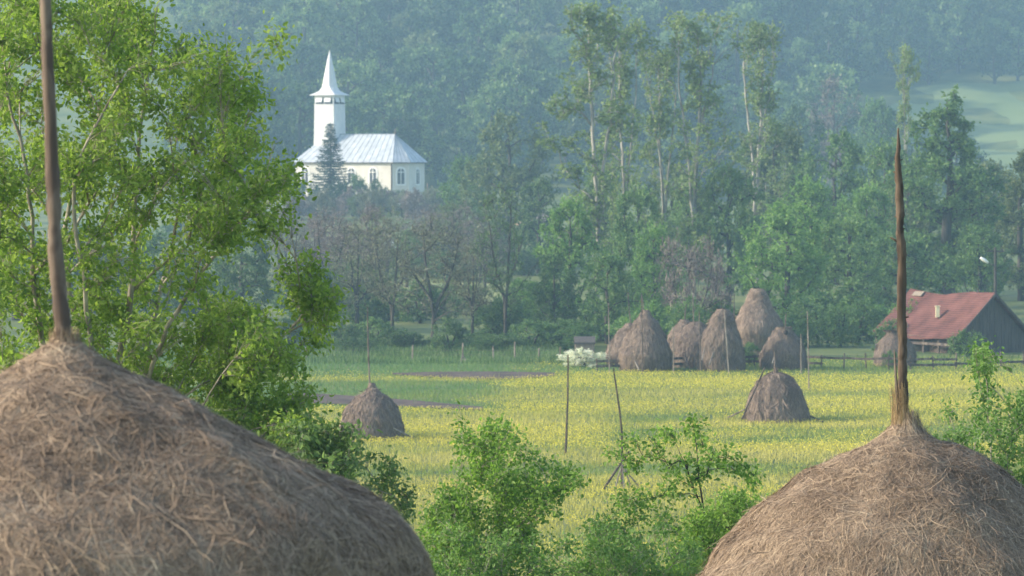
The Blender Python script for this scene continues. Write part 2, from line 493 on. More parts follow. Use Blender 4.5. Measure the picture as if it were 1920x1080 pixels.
def collar_mesh(seed, n, r0, hgt, w, m, pole_r=.05, down=.15, arc=(0, 6.28)):
    rg = np.random.default_rng(seed)
    th = rg.uniform(*arc, n); a = r0 * np.sqrt(rg.uniform(.15, 1, n)); hh = hgt * rg.uniform(.15, 1, n)
    flare = rg.normal(0, 1, n) * .09 * hgt + .05 * hgt
    tw = rg.normal(0, .5, n)
    V = []
    for u in (0, .33, .66, 1):
        r = a * (1 - u) ** 1.3 + (pole_r * (1.05 + .4 * rg.random(n))) * u + flare * u ** 2 + pole_r * .3
        t = th + tw * u
        P = np.stack([r * np.cos(t), r * np.sin(t), -down * (1 - u) + hh * u], 1)
        sd_ = np.stack([-np.sin(t + .6 * tw), np.cos(t + .6 * tw), np.zeros(n)], 1)
        ww = w * (1.0 - .5 * u)
        V.append(np.stack([P - sd_ * ww / 2, P + sd_ * ww / 2], 1))
    V = np.stack(V, 1).reshape(n, -1, 3)
    base = np.arange(n)[:, None, None] * 8 + (np.arange(3) * 2)[None, :, None]
    F = (base + np.array([0, 1, 3, 2])[None, None]).reshape(-1, 4)
    return mesh("straw_collar", V.reshape(-1, 3), [F], m, np.repeat(np.clip(rg.normal(.5, .28, n), 0, 1.1), 8))
def pole_geo(pts, radii, seed, sides=9, wob=.008, n=28, stubs=0):
    rg = np.random.default_rng(seed)
    pts = np.array([tuple(p) for p in pts], float); t0 = np.linspace(0, 1, len(pts)); t = np.linspace(0, 1, n)
    P = np.stack([np.interp(t, t0, pts[:, k]) for k in range(3)], 1)
    ker = np.array([1, 2, 1.]) / 4
    for k in range(3):
        for _ in range(3):
            P[1:-1, k] = np.convolve(P[:, k], ker, 'valid')
    ww = rg.normal(0, wob, (n, 3)); ww[:, 2] = 0
    for k in range(2): ww[:, k] = np.convolve(ww[:, k], np.ones(4) / 4, 'same')
    P = P + ww
    r = np.interp(t, np.linspace(0, 1, len(radii)), radii) * (1 + .08 * rg.normal(size=n))
    mb = MB().tube(P, r, sides)
    for k in range(stubs):
        i = rg.integers(int(n * .35), n - 2); a = rg.uniform(0, 6.28)
        d = np.array([math.cos(a), math.sin(a) * .4, rg.uniform(.1, .9)])
        mb.tube([P[i], P[i] + d * r[i] * rg.uniform(1.3, 2.3)], [r[i] * .35, r[i] * .15], 5)
    return mb
def rel(p, o): return Vector(p) - Vector(o)

# --- the two big foreground stacks
def big_left():
    apex = at(122, 640, 21.8)
    g = float(H(apex.x, apex.y)); hh = apex.z - g
    prof = [(0, .07), (.05, .10), (.12, .2), (.20, .36), (.36, .66), (.51, .92), (.63, 1.18), (.78, 1.5), (.91, 1.74), (1.01, 1.87), (1.13, 1.96), (1.31, 2.03), (1.8, 2.1), (2.5, 1.98), (hh + .1, 1.75)]
    o = thing("haystack", "nearest huge blurred haystack with a tall bent pole, leafy tree behind it", "haystack", (apex.x, apex.y, g), 0, "haystacks")
    h = link("hay", hay_mesh(3, prof, 170000, .22, .004, .007, [(.04, 2.2), (.014, 7), (.005, 20)], M["hay"], 110, 200, top_rand=60, low_rand=38, front=.7), o)
    h.location = (0, 0, hh)
    pts = [rel(at(123, 760, 21.8), (apex.x, apex.y, g)), rel(at(118, 610, 21.8), (apex.x, apex.y, g)), rel(at(104, 480, 21.8), (apex.x, apex.y, g)),
           rel(at(100, 380, 21.8), (apex.x, apex.y, g)), rel(at(96, 230, 21.8), (apex.x, apex.y, g)), rel(at(88, 90, 21.8), (apex.x, apex.y, g)), rel(at(83, -60, 21.8), (apex.x, apex.y, g))]
    pole_geo(pts, [.046, .044, .043, .041, .037, .034, .03], 4, 10, .004, 40, 0).build("pole", M["pole_brown"], o, True)
    c = link("straw_collar", collar_mesh(5, 260, .13, .09, .005, M["hay"], .05, .06), o); c.location = (0, 0, hh)
big_left()
def big_right():
    apex = at(1695, 795, 37.0)
    g = float(H(apex.x, apex.y)); hh = apex.z - g
    prof = [(0, .10), (.08, .17), (.16, .27), (.26, .47), (.36, .69), (.47, .90), (.58, 1.09), (.72, 1.27), (.86, 1.42), (1.0, 1.57), (1.12, 1.68), (1.32, 1.84), (1.5, 1.97), (2.0, 2.12), (2.6, 2.05), (hh + .1, 1.75)]
    b = (apex.x, apex.y, g)
    o = thing("haystack", "big sharp haystack with a straw collar tied round its peeling split pole", "haystack", b, 0, "haystacks")
    h = link("hay", hay_mesh(8, prof, 170000, .2, .0042, .009, [(.035, 2.4), (.014, 8), (.006, 24)], M["hay"], 110, 200, top_rand=75, low_rand=22, front=.72), o)
    h.location = (0, 0, hh)
    q = lambda x, y: rel(at(x, y, 37.0), b)
    mb = pole_geo([q(1697, 860), q(1694, 760), q(1692, 660), q(1691, 560), q(1689, 450), q(1687, 380), q(1684, 310), q(1685, 240)],
                  [.05, .049, .047, .045, .043, .039, .030, .008], 9, 10, .008, 70, 14)
    mb.build("pole", M["pole"], o, True)
    # loose bark strip splitting from the pole
    pole_geo([q(1686, 800), q(1680, 700), q(1677, 655)], [.02, .014, .007], 31, 6, .004, 10).build("bark_strip", M["pole_light"], o)
    c = link("straw_collar", collar_mesh(6, 260, .14, .42, .006, M["straw"], .05, .12, (2.6, 5.0)), o); c.location = (0, 0, hh)
    c.rotation_euler = (0, R(-2), 0)
    c2 = link("straw_collar", collar_mesh(16, 420, .24, .15, .006, M["hay"], .06, .12), o); c2.location = (0.03, 0, hh)
big_right()

# --- the stacks on the meadow and in the yard
def far_stack(px, yapex, ybase, d, prof_px, label, m="hay_far", pole=None, seed=1, n=7000, wpx=None, top=None):
    """prof_px: (dy below apex, half width) in photo pixels"""
    s = d / FPX
    b = at(px, yapex, d); g = float(H(b.x, d))
    hh = b.z - g
    k = hh / (prof_px[-1][0] * s)
    prof = [(a * s * k, r * s) for a, r in prof_px]
    prof[-1] = (hh + .05, prof[-1][1])
    o = thing("haystack", label, "haystack", (b.x, d, g), 0, "haystacks")
    h = link("hay", hay_mesh(seed, prof, n, .5, .03, .02, [(.06, 1.6), (.035, 5), (.02, 12)], M[m], 46, 64, top_rand=40, low_rand=14), o)
    h.location = (0, 0, hh)
    if pole:
        q = [rel(at(x, y, d), (b.x, d, g)) for x, y in pole]
        q[0].z -= .5
        pole_geo(q, [.045, .04, .03], seed + 50, 6, .01, 14).build("pole", M["pole_grey"], o)
    if top:
        c = link("straw_collar", collar_mesh(seed + 70, 160, .22, top, .03, M[m], .05, .12), o); c.location = (0, 0, hh)
    return o
dome = lambda H_, w, peak=.12: [(0, w * peak), (H_ * .08, w * .30), (H_ * .16, w * .47), (H_ * .28, w * .66), (H_ * .42, w * .82), (H_ * .6, w * .94), (H_ * .8, w), (H_, w * .97)]
cone = lambda H_, w, peak=.1: [(0, w * peak), (H_ * .1, w * .25), (H_ * .22, w * .42), (H_ * .4, w * .66), (H_ * .58, w * .87), (H_ * .75, w), (H_ * .9, w * .98), (H_, w * .88)]
far_stack(697, 718, 822, gd(822), [(0, 4), (10, 8), (18, 15), (24, 24), (34, 36), (48, 47), (64, 54), (80, 58), (95, 60), (104, 60)], "round haystack with a thin tall pole standing beside the dark ploughed strip", pole=[(694, 720), (690, 640), (689, 575)], seed=21, n=12000)
far_stack(1455, 699, 790, gd(790), [(0, 9), (5, 20), (14, 31), (26, 40), (40, 48), (55, 54), (72, 59), (86, 62), (91, 62)], "squat cone haystack alone in the yellow meadow with props leaning on it", pole=[(1454, 700), (1453, 685), (1452, 655)], seed=22, n=12000, top=.3)
far_stack(1180, 606, 690, 252, cone(84, 46), "small slanting haystack half hidden behind the pointed stack at the end of the row", pole=[(1184, 606), (1180, 580), (1177, 548)], seed=23)
far_stack(1211, 581, 688, 246, cone(104, 51, .12), "broad pointed haystack with a ragged base, first full one of the crowded row", pole=[(1208, 582), (1206, 570), (1203, 553)], seed=24, n=9000)
far_stack(1283, 599, 690, 256, dome(88, 38, .2), "small round-topped haystack peeping from behind two larger stacks in the row", pole=[(1283, 600), (1285, 585), (1287, 570)], seed=25)
far_stack(1304, 604, 690, 250, dome(84, 55, .12), "low rounded haystack with a thin pole, middle of the crowded row", pole=[(1301, 604), (1300, 580), (1299, 553)], seed=26)
far_stack(1353, 580, 688, 246, [(0, 8), (8, 17), (18, 22), (32, 26), (46, 35), (60, 40), (76, 44), (92, 45), (106, 43)], "bell-shaped haystack with a narrow neck in front of the tallest stack", pole=[(1353, 582), (1353, 575), (1353, 567)], seed=27, n=9000)
far_stack(1421, 541, 672, 264, [(0, 12), (8, 17), (22, 21), (36, 28), (54, 39), (72, 48), (86, 50), (100, 46), (120, 36), (134, 34)], "tallest warm brown haystack with a knob top, above the whole row", m="hay_red", seed=28, n=10000)
hs = far_stack(1470, 613, 690, 248, dome(74, 44, .3), "low grey haystack with a dark hollow near its top", pole=[(1472, 614), (1473, 600), (1474, 588)], seed=29)
M["hollow"] = noise_mat("hollow_shade", [(.3, (.03, .022, .02)), (.7, (.06, .045, .038))], 6)
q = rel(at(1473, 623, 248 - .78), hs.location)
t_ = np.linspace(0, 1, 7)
MB().tube([(q.x, q.y + .2 - .3 * t, q.z - .05 * t) for t in t_], .17 * np.sin(np.pi * (.1 + .8 * t_)), 9).build("hollow", M["hollow"], hs, True)  # solid dark lump, shade of the hollow put into its colour
far_stack(1676, 620, 686, 252, dome(66, 38, .5), "pale hay heap leaning against the red-roofed barn", seed=30)

def stick(name, a, b, r, label, m="pole_grey", group=None, seed=0, bend=0.0, cat="pole"):
    """single pole; a = foot, b = top, (px, py, depth)"""
    A, B = at(*a), at(*b)
    mid = (A + B) / 2 + Vector((bend, 0, 0))
    o = pole_geo([rel(A, A), rel(mid, A), rel(B, A)], r, 100 + seed, 6, .012, 16).build(name, M[m])
    o.location = A
    return tag(o, label, cat, group)
PG = "drying poles standing on the meadow"
stick("hay_pole", (1060, 854, gd(852)), (1065, 665, gd(852)), [.058, .05, .036], "lone upright pole in the open meadow, midway between two haystacks", "pole", seed=1, bend=.05, group=PG)
o = stick("hay_pole", (1166, 915, gd(915)), (1151, 690, gd(915)), [.058, .05, .03], "crooked pole rising out of the stick tripod above the bushes", "pole", seed=2, bend=.16, group=PG)
tb = gd(915)
for k, (x0, y0, dd, x1, y1, r, lab) in enumerate([
        (1131, 918, -1.2, 1179, 847, .055, "thick dark stick leaning from the left in the tripod"),
        (1153, 919, -.3, 1168, 862, .034, "thin grey stick in the tripod next to the thick dark one"),
        (1170, 919, -1.0, 1166, 858, .034, "thin upright grey stick in the middle of the tripod"),
        (1186, 918, .3, 1163, 862, .034, "thin pale stick of the tripod with its foot near the leafy branch"),
        (1203, 917, .6, 1160, 868, .034, "outermost thin stick of the tripod, lowest slope")]):
    stick("leaning_stick", (x0, y0, tb + dd), (x1, y1, tb), [r, r * .9, r * .7], lab, "pole" if k == 0 else "pole_light", "sticks of the tripod", 10 + k, cat="stick")
stick("hay_pole", (1517, 734, gd(732)), (1514, 584, gd(732)), [.045, .04, .025], "pale upright pole in the meadow near the low grey haystack", "pole_light", seed=3, group=PG)
PY = "poles around the row of haystacks"
for k, (x0, y0, x1, y1, d, lab) in enumerate([
        (1143, 702, 1141, 568, 243, "thin pole beside the white flowering bush at the end of the row"),
        (1205, 702, 1203, 550, 241, "straight pole standing in front of the broad pointed haystack"),
        (1263, 700, 1262, 612, 243, "short forked pole between the pointed and the rounded haystacks"),
        (1314, 694, 1311, 582, 243, "thin pole before the gap between rounded and bell-shaped stacks"),
        (1367, 700, 1358, 582, 242, "slanting pole leaning over the face of the bell-shaped haystack"),
        (1376, 680, 1377, 551, 262, "thin grey pole rising behind the bell-shaped haystack"),
        (1502, 700, 1502, 626, 242, "short pole at the edge of the low grey haystack"),
        (1452, 700, 1453, 655, 240, "short stake in the grass below the hollow haystack")]):
    stick("yard_pole", (x0, y0, d), (x1, y1, d), [.05, .042, .03], lab, "pole_grey" if k % 2 else "pole_light", PY, 20 + k)
PP = "props leaning against haystacks"
for k, (a, b, r, lab, mm) in enumerate([
        ((1391, 786, gd(790) - 2.0), (1434, 690, gd(790) - .2), .05, "long slender prop leaning on the squat cone haystack", "pole"),
        ((1363, 784, gd(786)), (1396, 768, gd(790) - 1.2), .045, "thin stick jutting low from the lit side of the cone haystack", "pole_grey"),
        ((1545, 792, gd(792)), (1514, 778, gd(790) - .3), .05, "dark stick jutting low from the shaded side of the cone haystack", "pole_grey"),
        ((1473, 794, gd(794)), (1465, 783, gd(790) - 1.6), .05, "short white stake at the foot of the cone haystack", "white"),
        ((776, 822, gd(822) - 1), (738, 803, gd(822) - 1.3), .045, "grey split log lying against the round haystack near ploughed soil", "pole_light"),
        ((1316, 676, 243.5), (1322, 651, 244.4), .05, "pale board propped on the bell-shaped haystack, upper of two", "pole_light"),
        ((1330, 684, 243), (1338, 660, 244), .045, "pale board propped on the bell-shaped haystack, lower of two", "pole_light"),
        ((1290, 684, 245), (1284, 662, 246.5), .04, "grey prop leaning on the low rounded haystack", "pole_grey"),
        ((1198, 694, 241), (1190, 676, 242), .04, "short prop near the foot of the broad pointed haystack", "pole_light"),
        ((1448, 682, 244.5), (1452, 668, 245), .04, "tiny prop under the low grey haystack", "pole_light")]):
    if mm == "white":
        M["white"] = noise_mat("white_paint", [(.3, (.6, .6, .57)), (.7, (.8, .8, .78))], 2)
    stick("prop_stick", a, b, [r, r, r * .8], lab, mm, PP, 40 + k, cat="stick")

# ------------------------------------------------------------------ trees
def grow(rg, stems, clumps, tip_r=.01, twigs=8, lpt=10, leaf=.08, lw=.5, seg=.35, droop=.3, twig_tubes=True, max_r=None, sides=5, flat=1.0, up=.15, leaf_jit=.25, six=False, stem_w=0.0, asc=.25):
    """stems: polylines; clumps: (x, y, z, radius). Returns branch MB and leaf arrays."""
    Pn, par, wt, su = [], [], [], []
    chains = []
    for s in stems:
        s = np.array([tuple(p) for p in s], float)
        L = np.concatenate([[0], np.cumsum(np.linalg.norm(np.diff(s, axis=0), axis=1))])
        n = max(3, int(L[-1] / seg)); t = np.linspace(0, L[-1], n)
        q = np.stack([np.interp(t, L, s[:, k]) for k in range(3)], 1)
        ker = np.array([1, 2, 1.]) / 4
        for _ in range(2):
            for k in range(3): q[1:-1, k] = np.convolve(q[:, k], ker, 'valid')
        q[1:-1, :2] += rg.normal(0, seg * .05, (n - 2, 2))
        ids = []
        for i in range(n):
            Pn.append(q[i]); su.append((1 - i / (n - 1)) ** 1.2); par.append(ids[-1] if i else -1); wt.append(0); ids.append(len(Pn) - 1)
        chains.append(ids)
    n_stem = len(Pn)
    clumps = sorted(clumps, key=lambda c: min(np.linalg.norm(np.array(Pn[k]) - np.array(c[:3])) for k in range(0, len(Pn), 3)))
    LP, LA, LT = [], [], []
    tw = MB()
    for c in clumps:
        cc = np.array(c[:3]); rad = c[3]
        A = np.array(Pn)
        dv = cc - A; dist = np.linalg.norm(dv, axis=1)
        hz = np.hypot(dv[:, 0], dv[:, 1])
        cost = dist + 1.2 * np.maximum(0, A[:, 2] - cc[2] + asc * hz)
        i0 = int(np.argmin(cost)); d0 = dist[i0]
        ids = [i0]
        if d0 > seg * .4:
            n = max(2, int(d0 / seg))
            p0 = A[i0]; p1 = p0 + (cc - p0) * .5 + np.array([0, 0, up * d0]) + rg.normal(0, .06, 3) * d0
            for t in np.linspace(0, 1, n + 1)[1:]:
                q = (1 - t) ** 2 * p0 + 2 * t * (1 - t) * p1 + t * t * cc
                Pn.append(q); par.append(ids[-1]); wt.append(0); ids.append(len(Pn) - 1)
            chains.append(ids)
        k = ids[-1]
        while k >= 0:
            wt[k] += 1; k = par[k]
        ct = rg.normal(.5, .13)
        for j in range(twigs):
            st = np.array(Pn[ids[-1 - rg.integers(0, min(3, len(ids)))]])
            v = rg.normal(size=3); v /= np.linalg.norm(v)
            v[2] = v[2] * flat + .15
            en = cc + v * rad * rg.uniform(.45, 1.05)
            mid = (st + en) / 2 + np.array([0, 0, .12 * rad])
            if twig_tubes: tw.tube([st, mid, en], [tip_r * .6, tip_r * .5, tip_r * .3], 3)
            t = rg.uniform(.15, 1.05, lpt)[:, None]
            pos = st * (1 - t) ** 2 + 2 * t * (1 - t) * mid + en * t * t + rg.normal(0, leaf_jit * leaf, (lpt, 3))
            ax = (en - st) / (np.linalg.norm(en - st) + 1e-6) * .5 + rg.normal(0, .65, (lpt, 3)); ax[:, 2] -= droop
            LP.append(pos); LA.append(ax); LT.append(np.clip(ct + rg.normal(0, .2, lpt), 0, 1.1))
    wt = np.array(wt, float); wt[:n_stem] += stem_w * np.array(su)
    rad_n = tip_r * np.maximum(wt, .6) ** .5
    if max_r: rad_n = np.minimum(rad_n, max_r)
    br = MB()
    for ids in chains:
        if len(ids) < 2: continue
        r = rad_n[ids].copy()
        r = np.maximum(r, tip_r * .5)
        if par[ids[0]] != -1 or True:
            r[0] = min(r[0], r[1] * 1.3)
        r[-1] *= .6
        br.tube(np.array([Pn[k] for k in ids]), r, sides)
    if twig_tubes and tw.n:
        br.add(np.vstack(tw.v), [np.vstack(f) for f in tw.f.values()])
    return br, np.vstack(LP), np.vstack(LA), np.concatenate(LT)

def leaf_mesh(name, rg, P, A, tone, L, lw, m, six=False):
    n = len(P)
    A = A / (np.linalg.norm(A, axis=1, keepdims=True) + 1e-9)
    N = rg.normal(0, .7, (n, 3)); N[:, 2] += .6
    S = np.cross(A, N); S /= np.linalg.norm(S, axis=1, keepdims=True) + 1e-9
    N = np.cross(S, A)
    ln = (L * rg.uniform(.65, 1.3, n))[:, None]; w = ln * lw * .5
    f = rg.uniform(.05, .35, n)[:, None]
    if six:
        V = np.stack([P, P + A * ln * .3 + S * w + N * w * f, P + A * ln * .68 + S * w * .75 + N * w * f * .5, P + A * ln - N * w * .3,
                      P + A * ln * .68 - S * w * .75 + N * w * f * .5, P + A * ln * .3 - S * w + N * w * f], 1)
        b = np.arange(n)[:, None] * 6
        F = np.vstack([b + np.array([[0, 1, 2, 3]]), b + np.array([[0, 3, 4, 5]])])
        return mesh(name, V.reshape(-1, 3), [F], m, np.repeat(tone, 6))
    V = np.stack([P, P + A * ln * .45 + S * w + N * w * f, P + A * ln, P + A * ln * .45 - S * w], 1)
    return mesh(name, V.reshape(-1, 3), [np.arange(n * 4).reshape(-1, 4)], m, np.repeat(tone, 4))

def in_poly(x, y, poly):
    c = False; j = len(poly) - 1
    for i in range(len(poly)):
        xi, yi = poly[i]; xj, yj = poly[j]
        if (yi > y) != (yj > y) and x < (xj - xi) * (y - yi) / (yj - yi) + xi: c = not c
        j = i
    return c
def fill_clumps(rg, outline, gaps, d, spread, n, rpx, minpx):
    """leaf clumps spread through the crown's own volume around depth d"""
    xs = [p[0] for p in outline]; ys = [p[1] for p in outline]
    out = []; tries = 0
    while len(out) < n and tries < 30000:
        tries += 1
        x, y = rg.uniform(min(xs), max(xs)), rg.uniform(min(ys), max(ys))
        if not in_poly(x, y, outline): continue
        if any((x - gx) ** 2 + (y - gy) ** 2 < gr * gr for gx, gy, gr in gaps): continue
        dd = d + rg.uniform(-1, 1) * spread
        if any((x - q[0]) ** 2 + (y - q[1]) ** 2 + ((dd - q[2]) * 180) ** 2 < minpx ** 2 for q in out): continue
        out.append((x, y, dd, rg.uniform(*rpx)))
    return out
def near_plant(name, label, cat, seed, base, stems_px, clumps_px, d, m, bark, leaf=.075, lw=.55, twigs=8, lpt=9, tip_r=.005, six=True, group=None, droop=.35, seg=.2, max_r=None, stem_w=0, asc=.8):
    rg = np.random.default_rng(seed)
    b = at(base[0], base[1], d); b = Vector((b.x, d, float(H(b.x, d))))
    stems = []
    for s in stems_px:
        pts = [Vector((0, 0, -.1)) + Vector((rg.normal(0, .08), rg.normal(0, .08), 0))]
        pts += [rel(at(p[0], p[1], d + (p[2] if len(p) > 2 else 0)), b) for p in s]
        stems.append(pts)
    cl = [(*rel(at(x, y, dd), b), r * dd / FPX) for x, y, dd, r in clumps_px]
    br, P, A, T = grow(rg, stems, cl, tip_r, twigs, lpt, leaf, lw, seg, droop, True, max_r, 6, stem_w=stem_w, asc=asc, leaf_jit=.9)
    o = thing(name, label, cat, b, 0, group)
    br.build("trunk" if cat == "tree" else "stem", bark, o, True)
    link("crown" if cat == "tree" else "foliage", leaf_mesh("foliage", rg, P, A, T, leaf, lw, m, six), o)
    return o

def foreground_plants():
    rg = np.random.default_rng(77)
    D = 40.5
    # the big tree behind the nearest stack
    outline = [(-60, -60), (300, -60), (305, 20), (270, 70), (310, 95), (345, 60), (385, 110), (425, 70), (450, 110), (490, 75), (535, 80), (520, 140), (500, 165), (525, 210), (500, 270), (525, 320),
               (590, 335), (560, 385), (500, 425), (440, 440), (400, 465), (350, 520), (420, 560), (470, 600), (520, 650), (560, 720), (570, 790), (600, 860), (300, 860), (100, 700), (-60, 720)]
    gaps = [(338, 30, 34), (130, 215, 42), (20, 250, 26), (60, 205, 20), (65, 430, 30), (290, 480, 24), (330, 560, 22), (150, 400, 20), (150, 520, 26), (60, 520, 22), (215, 640, 26), (395, 505, 26), (455, 300, 16),
            (250, 270, 22), (400, 215, 16), (305, 690, 18), (10, 420, 18), (20, 640, 20)]
    cl = fill_clumps(rg, outline, [(a, b, c * 1.3) for a, b, c in gaps], D, 2.2, 350, (32, 62), 22)
    cl += fill_clumps(rg, [(400, 560), (470, 600), (530, 650), (575, 720), (590, 800), (560, 860), (430, 800), (370, 660)], [], D, 1.2, 42, (30, 52), 22)
    tuft = fill_clumps(rg, [(535, 470), (575, 455), (590, 520), (660, 530), (655, 575), (600, 640), (550, 600), (530, 560)], [], D, .6, 12, (26, 42), 20)
    stems = [[(200, 800), (228, 660), (247, 560), (250, 420), (262, 260), (290, 60), (300, -40)],
             [(180, 800, .6), (135, 560, .8), (115, 430, 1), (150, 320, 1), (185, 230, 1), (205, 60, 1)],
             [(120, 820, -.5), (75, 640, -.8), (58, 400, -1), (50, 290, -1), (12, 190, -1), (5, 30, -1)],
             [(260, 900, .3), (370, 768, .2), (430, 720, 0), (505, 650, 0), (560, 610, 0), (585, 570, 0)],
             [(190, 800, -.8), (150, 480, -1.6), (130, 350, -1.8), (165, 260, -2), (240, 130, -2)],
             [(240, 820, -.6), (300, 640, -1), (380, 500, -1.2), (440, 440, -1.4), (490, 360, -1.5), (515, 260, -1.5)],
             [(230, 820, 1), (300, 560, 1.5), (350, 330, 1.8), (400, 180, 2), (430, 100, 2)]]
    near_plant("leafy_tree", "tall bright green many-stemmed tree behind the nearest haystack", "tree", 41, (190, 1000), stems, cl + tuft, D, M["leaf_near"], M["bark_near"], .066, .52, 17, 9, .004, True, max_r=.05, stem_w=70)
    # broad-leaved shrub at the tree's foot
    c = fill_clumps(rg, [(540, 790), (590, 795), (625, 812), (655, 805), (672, 870), (650, 925), (600, 920), (540, 880)], [], 38.5, .7, 34, (22, 40), 20)
    near_plant("leafy_shrub", "broad-leaved sage green shrub between the nearest haystack and the round haystack", "shrub", 42, (600, 1000), [[(600, 950), (615, 880), (630, 830)], [(600, 950), (650, 900), (655, 840)]], c, 38.5, M["leaf_sage"], M["bark_near"], .072, .5, 10, 9, .003)
    c = fill_clumps(rg, [(660, 870), (735, 845), (745, 900), (780, 930), (770, 990), (720, 960), (690, 930)], [(705, 860, 14)], 39.5, .5, 20, (16, 26), 18)
    near_plant("leafy_shrub", "small sparse sprig of shrub above the flank of the nearest haystack", "shrub", 43, (720, 1060), [[(700, 1000), (715, 920), (738, 855)], [(715, 1010), (750, 940), (765, 920)]], c, 39.5, M["leaf_sage"], M["bark_near"], .055, .5, 7, 7, .0035)
    # bushes in the middle
    c = fill_clumps(rg, [(860, 800), (880, 840), (930, 785), (970, 830), (1005, 830), (1000, 860), (1040, 870), (1080, 890), (1095, 930), (1060, 975), (1010, 960), (985, 985), (1015, 1030), (1010, 1120), (820, 1120), (790, 1020), (800, 960), (830, 915), (890, 900), (865, 870)],
                     [(990, 968, 16), (872, 885, 10), (985, 860, 8)], 47, 1.1, 125, (24, 42), 19)
    near_plant("bush", "dense round-leaved green bush standing between the two big haystacks", "bush", 44, (935, 1160), [[(935, 1100), (940, 960), (930, 800)], [(960, 1080), (995, 980), (1060, 900)], [(900, 1090), (860, 980), (830, 960)]], c, 47, M["leaf_bush"], M["bark_near"], .055, .62, 12, 10, .003)
    c = fill_clumps(rg, [(1110, 1000), (1160, 930), (1230, 935), (1250, 960), (1300, 985), (1330, 1010), (1340, 1120), (1090, 1120)], [(1245, 1020, 26), (1290, 970, 14), (1180, 985, 16)], 48, .9, 46, (22, 40), 20)
    near_plant("bush", "low bush with thin upright shoots between the round-leaved bush and the arching sapling", "bush", 45, (1210, 1160), [[(1210, 1100), (1200, 1000), (1190, 940)], [(1230, 1090), (1280, 1030), (1300, 990)]], c, 48, M["leaf_bush"], M["bark_near"], .05, .6, 12, 10, .003)
    c = fill_clumps(rg, [(790, 1010), (830, 985), (880, 1010), (930, 1000), (1000, 1030), (1060, 1010), (1110, 1030), (1110, 1140), (780, 1140)], [], 44.5, .8, 52, (24, 40), 19)
    near_plant("bush", "low light green bush along the bottom between the round-leaved bush and nearest haystack", "bush", 49, (930, 1200), [[(930, 1120), (880, 1050), (860, 1010)], [(940, 1120), (1000, 1060), (1050, 1030)]], c, 44.5, M["leaf_pale"], M["bark_near"], .05, .6, 12, 10, .003)
    c = fill_clumps(rg, [(1060, 1020), (1120, 985), (1200, 1000), (1290, 1020), (1340, 1040), (1330, 1140), (1060, 1140)], [], 43.5, .7, 48, (24, 38), 19)
    near_plant("bush", "low light green bush along the bottom under the arching sapling", "bush", 50, (1200, 1200), [[(1200, 1120), (1150, 1050), (1120, 1010)], [(1210, 1120), (1260, 1060), (1290, 1030)]], c, 43.5, M["leaf_pale"], M["bark_near"], .05, .6, 12, 10, .003)
    # arching sapling
    c = [(x, y, 46 + rg.uniform(-.5, .5), r) for x, y, r in [(1140, 850, 14), (1165, 845, 18), (1190, 830, 22), (1215, 822, 24), (1240, 815, 20), (1258, 820, 16), (1175, 865, 14), (1205, 855, 18), (1195, 880, 14),
         (1297, 785, 16), (1290, 805, 18), (1310, 812, 18), (1318, 835, 20), (1340, 845, 22), (1362, 858, 22), (1385, 868, 20), (1405, 885, 14), (1415, 900, 10), (1418, 915, 8), (1345, 870, 16), (1330, 865, 14),
         (1285, 865, 20), (1310, 880, 18), (1260, 870, 16), (1250, 890, 18), (1270, 900, 14), (1325, 890, 16), (1300, 900, 14), (1240, 930, 16), (1215, 935, 14), (1265, 930, 12), (1375, 880, 14), (1235, 850, 12)]]
    near_plant("sapling", "slender arching sapling with drooping leafy sprays and a bare dark stem", "sapling", 46, (1325, 1160), [[(1322, 1000), (1312, 935), (1285, 870), (1262, 820)], [(1322, 1000), (1316, 930), (1310, 870), (1300, 800)]], c, 46, M["leaf_bush"], M["bark_dark"], .055, .62, 7, 7, .0028, stem_w=14, asc=.0)
    c = fill_clumps(rg, [(1290, 985), (1330, 950), (1390, 925), (1412, 945), (1390, 1000), (1350, 1040), (1330, 1120), (1250, 1120)], [], 45, .7, 52, (22, 38), 18)
    near_plant("bush", "shaded bush pressed against the edge of the big sharp haystack", "bush", 47, (1330, 1160), [[(1320, 1090), (1330, 1000), (1380, 940)], [(1300, 1090), (1290, 1040), (1300, 1000)]], c, 45, M["leaf_bush"], M["bark_dark"], .05, .6, 12, 10, .003)
    # sapling behind the big right-hand stack
    c = fill_clumps(rg, [(1825, 650), (1850, 630), (1858, 680), (1850, 740), (1870, 790), (1900, 750), (1940, 720), (1950, 800), (1890, 830), (1960, 850), (1960, 930), (1830, 900), (1750, 850), (1770, 800), (1780, 740), (1800, 790), (1835, 800), (1830, 720)], [(1885, 790, 12), (1810, 770, 10)], 44, .9, 75, (16, 28), 20)
    near_plant("sapling", "light green sapling with one tall leafy spire beyond the big sharp haystack", "sapling", 48, (1850, 1050), [[(1855, 950), (1860, 850), (1850, 740), (1842, 640)], [(1860, 960), (1890, 850), (1930, 740)], [(1850, 960), (1810, 860), (1780, 780)]], c, 44, M["leaf_pale"], M["bark_near"], .052, .55, 9, 8, .003, stem_w=14)
foreground_plants()

